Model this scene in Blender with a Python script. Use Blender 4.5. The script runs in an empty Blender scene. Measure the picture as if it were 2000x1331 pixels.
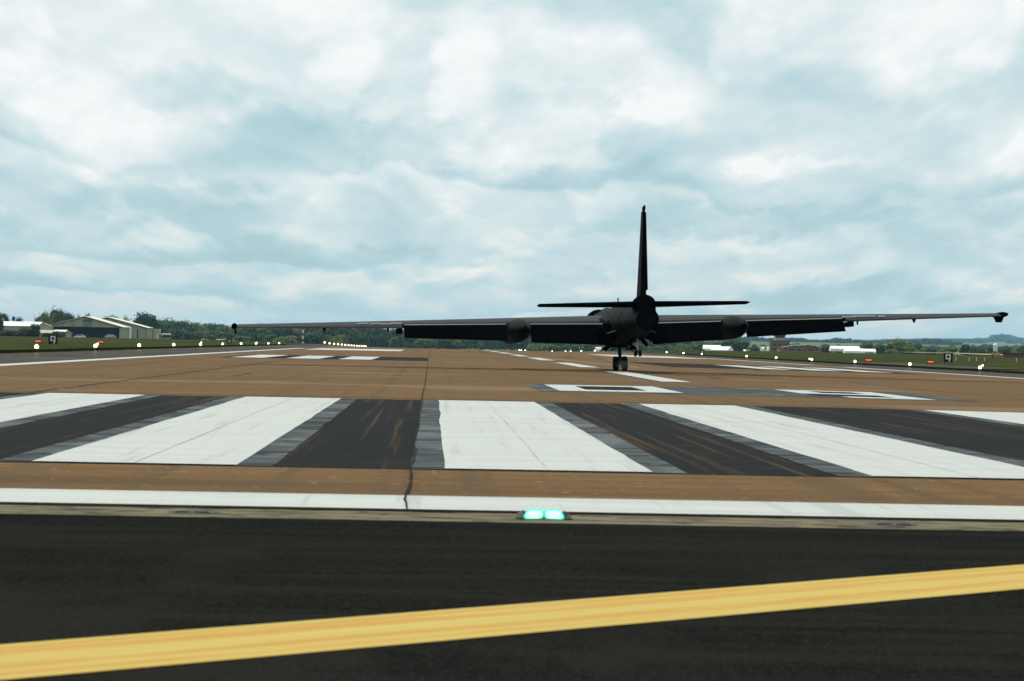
import bpy, bmesh, math, random
from mathutils import Vector, Matrix, noise as mnoise

# ------------------------------------------------------------------ camera
S = bpy.context.scene
COL = S.collection
R = math.radians
FPX, CX, CY = 6040.0, 1000.0, 665.5          # focal length and centre in pixels of the 2000 px wide photograph
EYE = Vector((0.0, 0.0, 1.08))
_yaw, _pitch, _roll = math.atan(157 / FPX), 3.47 / FPX, math.atan(0.0189)
_f0 = Vector((math.sin(_yaw) * math.cos(_pitch), math.cos(_yaw) * math.cos(_pitch), math.sin(_pitch)))
_r0 = Vector((math.cos(_yaw), -math.sin(_yaw), 0))
_u0 = _r0.cross(_f0)
CAM_R = _r0 * math.cos(_roll) + _u0 * math.sin(_roll)
CAM_U = _u0 * math.cos(_roll) - _r0 * math.sin(_roll)
CAM_F = _f0
cam = bpy.data.cameras.new("camera")
cam.sensor_width = 36.0
cam.lens = FPX / 2000 * 36
cam.clip_start, cam.clip_end = 0.5, 30000
cam.dof.use_dof = True
cam.dof.focus_distance = 122
cam.dof.aperture_fstop = 9.0
cam_o = bpy.data.objects.new("camera", cam)
COL.objects.link(cam_o)
cam_o.matrix_world = Matrix(((CAM_R.x, CAM_U.x, -CAM_F.x, EYE.x), (CAM_R.y, CAM_U.y, -CAM_F.y, EYE.y),
                             (CAM_R.z, CAM_U.z, -CAM_F.z, EYE.z), (0, 0, 0, 1)))
S.camera = cam_o

# ------------------------------------------------------------------ sky, sun, exposure
SUN_EL, SUN_AZ = 61.0, -48.0                  # azimuth: degrees to the right of the runway direction (+Y)
W = bpy.data.worlds.new("World")
S.world = W
W.use_nodes = True
nt = W.node_tree
nt.nodes.clear()


def NN(tree, typ, **kw):
    n = tree.nodes.new(typ)
    for k, v in kw.items():
        setattr(n, k, v)
    return n


def setin(tree, sock, v):
    if isinstance(v, bpy.types.NodeSocket):
        tree.links.new(v, sock)
    elif v is not None:
        sock.default_value = v


def M(tree, op, a, b=None, c=None, clamp=False):
    n = NN(tree, "ShaderNodeMath", operation=op, use_clamp=clamp)
    for i, v in enumerate((a, b, c)):
        if v is not None:
            setin(tree, n.inputs[i], v)
    return n.outputs[0]


def SMOOTH(tree, v, lo, hi, o0=0.0, o1=1.0):
    n = NN(tree, "ShaderNodeMapRange", interpolation_type='SMOOTHSTEP')
    for i, x in enumerate((v, lo, hi, o0, o1)):
        setin(tree, n.inputs[i], x)
    return n.outputs[0]


def LIN(tree, v, lo, hi, o0=0.0, o1=1.0):
    n = NN(tree, "ShaderNodeMapRange")
    for i, x in enumerate((v, lo, hi, o0, o1)):
        setin(tree, n.inputs[i], x)
    return n.outputs[0]


def NOISE(tree, vec, scale=1.0, detail=4.0, rough=0.5, dist=0.0):
    n = NN(tree, "ShaderNodeTexNoise")
    n.inputs["Scale"].default_value = scale
    n.inputs["Detail"].default_value = detail
    n.inputs["Roughness"].default_value = rough
    n.inputs["Distortion"].default_value = dist
    tree.links.new(vec, n.inputs["Vector"])
    return n.outputs["Fac"]


def XYZ(tree, x, y, z):
    n = NN(tree, "ShaderNodeCombineXYZ")
    for i, v in enumerate((x, y, z)):
        setin(tree, n.inputs[i], v)
    return n.outputs[0]


def MIX(tree, f, a, b, blend='MIX'):
    n = NN(tree, "ShaderNodeMix", data_type='RGBA', blend_type=blend)
    setin(tree, n.inputs[0], f)
    setin(tree, n.inputs[6], a if isinstance(a, bpy.types.NodeSocket) else (*a, 1))
    setin(tree, n.inputs[7], b if isinstance(b, bpy.types.NodeSocket) else (*b, 1))
    return n.outputs[2]


def RAMP(tree, f, stops):
    n = NN(tree, "ShaderNodeValToRGB")
    r = n.color_ramp
    while len(r.elements) < len(stops):
        r.elements.new(0.5)
    for e, (p, c) in zip(r.elements, stops):
        e.position = p
        e.color = (*c, 1)
    tree.links.new(f, n.inputs[0])
    return n.outputs[0]


def build_sky():
    T = nt
    tc = NN(T, "ShaderNodeTexCoord")
    sp = NN(T, "ShaderNodeSeparateXYZ")
    T.links.new(tc.outputs["Generated"], sp.inputs[0])
    x, y, z = sp.outputs
    deg = 180 / math.pi
    az = M(T, 'MULTIPLY', M(T, 'ARCTAN2', x, y), deg)
    el = M(T, 'MULTIPLY', M(T, 'ARCSINE', z), deg)
    elp = M(T, 'MAXIMUM', el, 0.0)
    # clouds get wider apart with height above the horizon (a flat deck seen edge-on)
    lg = M(T, 'LOGARITHM', M(T, 'ADD', M(T, 'DIVIDE', elp, 1.6), 1.0), math.e)
    g = M(T, 'MULTIPLY', lg, 3.55)
    spread = M(T, 'ADD', 1.0, M(T, 'MULTIPLY', elp, 0.11))
    azs = M(T, 'DIVIDE', az, spread)
    # cumulus forms
    g = M(T, 'MULTIPLY', lg, 2.5)
    v1 = XYZ(T, M(T, 'MULTIPLY', azs, 0.16), M(T, 'MULTIPLY', g, 0.6), 3.7)
    v2 = XYZ(T, M(T, 'MULTIPLY', azs, 0.50), M(T, 'MULTIPLY', g, 1.15), 9.1)
    v3 = XYZ(T, M(T, 'MULTIPLY', azs, 1.9), M(T, 'MULTIPLY', g, 4.2), 1.3)
    n1 = NOISE(T, v1, 1.0, 2.0, 0.5)
    n2 = NOISE(T, v2, 1.0, 4.0, 0.5, 0.2)
    n3 = NOISE(T, v3, 1.0, 7.0, 0.62, 0.3)
    ph = M(T, 'ADD', g, M(T, 'MULTIPLY', M(T, 'SUBTRACT', n1, 0.5), 2.0))
    ph = M(T, 'ADD', ph, M(T, 'MULTIPLY', M(T, 'SUBTRACT', n2, 0.5), 1.3))
    ph = M(T, 'ADD', ph, M(T, 'MULTIPLY', M(T, 'SUBTRACT', n3, 0.5), 0.16))
    saw = M(T, 'FRACT', M(T, 'ADD', ph, SKY_PHASE))
    v4 = XYZ(T, M(T, 'MULTIPLY', azs, 0.30), M(T, 'MULTIPLY', g, 1.0), 21.3)
    n4 = NOISE(T, v4, 1.0, 3.0, 0.5)
    knee = SMOOTH(T, n4, 0.35, 0.6, 0.58, 0.90)          # some banks have crisp tops, others fade
    rise = M(T, 'POWER', M(T, 'DIVIDE', saw, knee, clamp=True), 0.85)
    fall = SMOOTH(T, saw, knee, 1.0, 1.0, 0.0)
    band = M(T, 'MULTIPLY', rise, fall)
    amp = SMOOTH(T, n4, 0.30, 0.68, 0.16, 0.46)
    val = M(T, 'ADD', M(T, 'MULTIPLY', band, amp), SMOOTH(T, n2, 0.28, 0.72, 0.0, 0.34))
    val = M(T, 'ADD', val, M(T, 'MULTIPLY', M(T, 'SUBTRACT', n3, 0.5), 0.16))
    val = M(T, 'ADD', val, SMOOTH(T, el, 0.8, 6.5, 0.08, 0.33))
    # bright, crisp-edged towers
    v5 = XYZ(T, M(T, 'MULTIPLY', azs, 0.72), M(T, 'MULTIPLY', g, 1.3), 33.0)
    n5 = NOISE(T, v5, 1.0, 6.0, 0.48, 0.2)
    puff = SMOOTH(T, n5, 0.52, 0.63)
    val = M(T, 'ADD', val, M(T, 'MULTIPLY', puff, 0.17))
    # lit tops and shaded undersides of the heaps
    v6 = XYZ(T, M(T, 'MULTIPLY', azs, 0.72), M(T, 'ADD', M(T, 'MULTIPLY', g, 1.3), 0.16), 33.0)
    n6 = NOISE(T, v6, 1.0, 6.0, 0.48, 0.2)
    v7 = XYZ(T, M(T, 'MULTIPLY', azs, 1.25), M(T, 'MULTIPLY', g, 2.7), 57.0)
    v8 = XYZ(T, M(T, 'MULTIPLY', azs, 1.25), M(T, 'ADD', M(T, 'MULTIPLY', g, 2.7), 0.14), 57.0)
    n7 = NOISE(T, v7, 1.0, 6.0, 0.55, 0.15)
    n8 = NOISE(T, v8, 1.0, 6.0, 0.55, 0.15)
    val = M(T, 'ADD', val, M(T, 'MULTIPLY', M(T, 'SUBTRACT', n5, n6), 0.85))
    val = M(T, 'ADD', val, M(T, 'MULTIPLY', M(T, 'SUBTRACT', n7, n8), 0.30))
    # the larger cloud masses and the shaded undersides between them
    wob = M(T, 'MULTIPLY', M(T, 'SUBTRACT', n2, 0.5), 2.4)
    wob2 = M(T, 'MULTIPLY', M(T, 'SUBTRACT', n3, 0.5), 1.1)
    azw = M(T, 'ADD', M(T, 'ADD', az, wob), wob2)
    elw = M(T, 'ADD', M(T, 'ADD', el, M(T, 'MULTIPLY', wob, 0.35)), wob2)
    for (ca, ce, ra, re, w) in SKY_MASSES:
        da = M(T, 'DIVIDE', M(T, 'SUBTRACT', azw, ca), ra)
        de = M(T, 'DIVIDE', M(T, 'SUBTRACT', elw, ce), re)
        d2 = M(T, 'ADD', M(T, 'MULTIPLY', da, da), M(T, 'MULTIPLY', de, de))
        val = M(T, 'ADD', val, SMOOTH(T, d2, 0.0, 1.0, w * 0.92, 0.0))
    # bank right above the horizon evens out in the distance
    val = M(T, 'ADD', M(T, 'MULTIPLY', val, SMOOTH(T, el, 0.0, 1.0, 0.40, 1.0)), SMOOTH(T, el, 0.0, 1.0, 0.26, 0.0))
    cloud = RAMP(T, val, [(0.0, (0.375, 0.585, 0.66)), (0.25, (0.475, 0.67, 0.725)), (0.50, (0.63, 0.77, 0.795)),
                          (0.76, (0.805, 0.875, 0.882)), (1.0, (0.965, 0.98, 0.975))])
    warm = SMOOTH(T, el, 0.3, 3.2, 1.0, 0.0)
    warm = M(T, 'MULTIPLY', warm, SMOOTH(T, val, 0.35, 0.8))
    cloud = MIX(T, warm, cloud, MIX(T, 1.0, cloud, (1.03, 0.985, 0.93), 'MULTIPLY'))
    sky = NN(T, "ShaderNodeTexSky", sky_type='NISHITA', sun_disc=False)
    sky.sun_elevation = R(SUN_EL)
    sky.sun_rotation = R(SUN_AZ)
    sky.air_density, sky.dust_density, sky.ozone_density = 1.0, 0.4, 2.0
    skyc = MIX(T, 1.0, sky.outputs[0], (0.10, 0.10, 0.10), 'MULTIPLY')
    gap = SMOOTH(T, val, 0.42, 0.05, 0.04, 0.18)
    col = MIX(T, gap, cloud, skyc)
    bg = NN(T, "ShaderNodeBackground")
    T.links.new(col, bg.inputs["Color"])
    bg.inputs["Strength"].default_value = 1.0
    out = NN(T, "ShaderNodeOutputWorld")
    T.links.new(bg.outputs[0], out.inputs["Surface"])


SKY_PHASE = 0.25
# (azimuth, elevation, half width, half height, brightness) in degrees
SKY_MASSES = [(-6.2, 5.6, 2.6, 1.6, 0.28), (-6.0, 3.8, 2.4, 0.9, 0.30), (-6.9, 3.2, 1.6, 0.35, 0.12),
              (-2.6, 6.2, 2.2, 0.8, 0.24), (0.4, 5.0, 0.7, 1.7, 0.30), (-1.2, 4.2, 0.7, 0.35, 0.22),
              (4.3, 4.75, 1.2, 0.8, 0.36), (2.2, 5.3, 2.6, 1.0, 0.26), (8.5, 6.0, 3.0, 1.6, 0.16),
              (1.8, 1.9, 0.9, 0.35, 0.20), (6.8, 3.5, 1.7, 0.25, 0.24), (6.0, 1.5, 4.5, 0.65, 0.20),
              (-4.6, 4.6, 2.0, 0.55, -0.22), (-1.6, 3.9, 2.6, 0.55, -0.20), (-5.2, 2.45, 2.6, 0.45, -0.24),
              (1.8, 2.9, 4.5, 0.50, -0.24), (5.2, 2.35, 4.2, 0.40, -0.30), (-3.0, 1.45, 3.8, 0.38, -0.22),
              (7.0, 5.0, 1.8, 0.7, -0.12), (9.8, 3.6, 1.0, 0.4, -0.14), (9.5, 2.3, 1.6, 0.4, -0.12)]
build_sky()
sun = bpy.data.lights.new("sun", 'SUN')
sun.energy = 4.0
sun.angle = R(1.2)
sun.color = (1.0, 0.95, 0.87)
sun_o = bpy.data.objects.new("sun", sun)
COL.objects.link(sun_o)
_sd = Vector((math.sin(R(SUN_AZ)) * math.cos(R(SUN_EL)), math.cos(R(SUN_AZ)) * math.cos(R(SUN_EL)), math.sin(R(SUN_EL))))
sun_o.rotation_euler = _sd.to_track_quat('Z', 'Y').to_euler()
S.view_settings.view_transform = 'Standard'
S.view_settings.look = 'None'
S.view_settings.exposure = 0.0
S.view_settings.gamma = 1.0
S.view_settings.use_curve_mapping = False
W.cycles.sampling_method = 'MANUAL'
W.cycles.sample_map_resolution = 256
S.cycles.max_bounces = 6
S.cycles.volume_bounces = 0
S.cycles.use_denoising = True
# === END LIGHT

# ------------------------------------------------------------------ helpers
def P(px, py, Y):
    """World point seen at a photograph pixel, at distance Y along the runway."""
    d = CAM_F * FPX + CAM_R * (px - CX) + CAM_U * (CY - py)
    return EYE + d * ((Y - EYE.y) / d.y)


def sm(v, a, b):
    t = min(1.0, max(0.0, (v - a) / (b - a)))
    return t * t * (3 - 2 * t)


CROWN = 7.25                                   # the runway's crown line; the surface falls to the right of it


def zg(x, y):
    """Height of the ground: level field, cross fall right of the crown, runway dipping away past its crest, far hills."""
    t = x / max(y, 60.0)
    z = -0.01 * min(max(0.0, x - CROWN), 30.0)
    c = 392 + 540 * sm(abs(t - 0.012), 0.022, 0.085)
    if y > c:
        z -= 9.0 * (1 - math.exp(-0.003 * (y - c) / 9.0)) * sm(y - c, -1, 120) 
    if y > 1900:
        z += 19 * sm(y, 1900, 6000) * sm(t, 0.035, 0.10)
        z -= 6 * sm(y, 6400, 7600) * sm(t, 0.05, 0.10)
        z += 40 * sm(y, 8200, 12800) * sm(t, 0.10, 0.165)
    if y > 2600:
        z += 14 * sm(y, 2600, 6500) * sm(-t, -0.02, 0.05)
    return z


class MB:
    """Collects shapes into one mesh."""
    def __init__(self):
        self.v, self.f, self.mi, self.sm = [], [], [], []

    def add(self, vs, fs, mi=0, smooth=False, mx=None):
        o = len(self.v)
        for p in vs:
            p = Vector(p)
            self.v.append(mx @ p if mx else p)
        for f in fs:
            self.f.append([o + i for i in f])
            self.mi.append(mi)
            self.sm.append(smooth)
        return self

    def box(self, x0, x1, y0, y1, z0, z1, mi=0, mx=None):
        vs = [(x, y, z) for z in (z0, z1) for y in (y0, y1) for x in (x0, x1)]
        return self.add(vs, [(0, 2, 3, 1), (4, 5, 7, 6), (0, 1, 5, 4), (2, 6, 7, 3), (0, 4, 6, 2), (1, 3, 7, 5)], mi, False, mx)

    def tube(self, a, b, r0, r1=None, n=12, mi=0, cap=True, mx=None):
        a, b = Vector(a), Vector(b)
        r1 = r0 if r1 is None else r1
        d = (b - a).normalized()
        u = d.cross(Vector((0, 0, 1)) if abs(d.z) < 0.9 else Vector((1, 0, 0))).normalized()
        w = d.cross(u)
        vs = []
        for p, r in ((a, r0), (b, r1)):
            for i in range(n):
                t = 2 * math.pi * i / n
                vs.append(p + u * r * math.cos(t) + w * r * math.sin(t))
        self.add(vs, [(i, (i + 1) % n, n + (i + 1) % n, n + i) for i in range(n)], mi, True, mx)
        if cap:
            self.add(vs, [tuple(range(n))[::-1], tuple(range(n, 2 * n))], mi, False, mx)
        return self

    def loft(self, rings, mi=0, smooth=True, cap=True, closed=True, mx=None):
        n = len(rings[0])
        vs = [p for r in rings for p in r]
        fs = []
        for k in range(len(rings) - 1):
            for i in range(n if closed else n - 1):
                j = (i + 1) % n
                fs.append((k * n + i, k * n + j, (k + 1) * n + j, (k + 1) * n + i))
        self.add(vs, fs, mi, smooth, mx)
        if cap:
            self.add(vs, [tuple(range(n))[::-1], tuple(range((len(rings) - 1) * n, len(rings) * n))], mi, False, mx)
        return self

    def plate(self, pts, thick, mi=0, mx=None):
        pts = [Vector(p) for p in pts]
        n = (pts[1] - pts[0]).cross(pts[2] - pts[0]).normalized() * thick / 2
        k = len(pts)
        vs = [p - n for p in pts] + [p + n for p in pts]
        fs = [tuple(range(k))[::-1], tuple(range(k, 2 * k))] + [(i, (i + 1) % k, k + (i + 1) % k, k + i) for i in range(k)]
        return self.add(vs, fs, mi, False, mx)

    def sphere(self, c, r, rz=None, nu=14, nv=9, mi=0, z0=-1.0, mx=None):
        c = Vector(c)
        rz = r if rz is None else rz
        rings = []
        for j in range(nv + 1):
            ph = math.asin(z0) + (math.pi / 2 - math.asin(z0)) * j / nv
            rr = max(1e-3, math.cos(ph))
            rings.append([c + Vector((r * rr * math.cos(2 * math.pi * i / nu), r * rr * math.sin(2 * math.pi * i / nu), rz * math.sin(ph))) for i in range(nu)])
        return self.loft(rings, mi, True, True, True, mx)

    def mesh(self, name, mats):
        me = bpy.data.meshes.new(name)
        me.from_pydata([tuple(p) for p in self.v], [], self.f)
        for m in (mats if isinstance(mats, (list, tuple)) else [mats]):
            me.materials.append(m)
        me.polygons.foreach_set("material_index", self.mi)
        me.polygons.foreach_set("use_smooth", self.sm)
        me.update()
        bm = bmesh.new()
        bm.from_mesh(me)
        bmesh.ops.recalc_face_normals(bm, faces=bm.faces)
        bm.to_mesh(me)
        bm.free()
        return me

    def build(self, name, mats, parent=None, loc=None):
        o = bpy.data.objects.new(name, self.mesh(name, mats))
        COL.objects.link(o)
        if parent is not None:
            o.parent = parent
        if loc is not None:
            o.location = loc
        return o


def tag(o, label=None, cat=None, group=None, kind=None):
    for k, v in (("label", label), ("category", cat), ("group", group), ("kind", kind)):
        if v:
            o[k] = v
    return o


def thing(name, label, cat, loc, rz=0.0, group=None):
    o = bpy.data.objects.new(name, None)
    o.empty_display_size = 0.2
    COL.objects.link(o)
    o.location = loc
    o.rotation_euler = (0, 0, rz)
    return tag(o, label, cat, group)


def copy_tree(o, parent=None):
    c = o.copy()
    COL.objects.link(c)
    c.parent = parent
    for ch in list(o.children):
        copy_tree(ch, c)
    return c


# ------------------------------------------------------------------ materials
def mat(name, color, rough=0.8, spec=0.3, metal=0.0, emit=None, estr=0.0, var=None, bump=None, island=0.0):
    """Principled material. var: list of (scale xyz, detail, lo, hi, colour) layers mixed over the base colour in object space."""
    m = bpy.data.materials.new(name)
    m.use_nodes = True
    T = m.node_tree
    b = T.nodes["Principled BSDF"]
    b.inputs["Base Color"].default_value = (*color, 1)
    b.inputs["Roughness"].default_value = rough
    b.inputs["Specular IOR Level"].default_value = spec
    b.inputs["Metallic"].default_value = metal
    if emit:
        b.inputs["Emission Color"].default_value = (*emit, 1)
        b.inputs["Emission Strength"].default_value = estr
    if var or bump:
        tc = NN(T, "ShaderNodeTexCoord").outputs["Object"]
    if var:
        c = color
        for i, (sc, det, lo, hi, col) in enumerate(var):
            mp = NN(T, "ShaderNodeMapping")
            mp.inputs["Scale"].default_value = sc
            mp.inputs["Location"].default_value = (i * 7.3, i * 3.1, i * 1.7)
            T.links.new(tc, mp.inputs[0])
            f = SMOOTH(T, NOISE(T, mp.outputs[0], 1.0, det, 0.6), lo, hi)
            c = MIX(T, f, c, col)
        T.links.new(c, b.inputs["Base Color"])
    if bump:
        sc, st, dist = bump
        n = NOISE(T, tc, sc, 5.0, 0.6)
        bn = NN(T, "ShaderNodeBump")
        bn.inputs["Strength"].default_value = st
        bn.inputs["Distance"].default_value = dist
        T.links.new(n, bn.inputs["Height"])
        T.links.new(bn.outputs[0], b.inputs["Normal"])
    return m


def foliage(name, c1, c2):
    m = bpy.data.materials.new(name)
    m.use_nodes = True
    T = m.node_tree
    b = T.nodes["Principled BSDF"]
    b.inputs["Roughness"].default_value = 0.75
    b.inputs["Specular IOR Level"].default_value = 0.15
    oi = NN(T, "ShaderNodeObjectInfo")
    geo = NN(T, "ShaderNodeNewGeometry")
    f = M(T, 'ADD', M(T, 'MULTIPLY', oi.outputs["Random"], 0.65), M(T, 'MULTIPLY', geo.outputs["Random Per Island"], 0.35))
    T.links.new(MIX(T, f, c1, c2), b.inputs["Base Color"])
    return m


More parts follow.
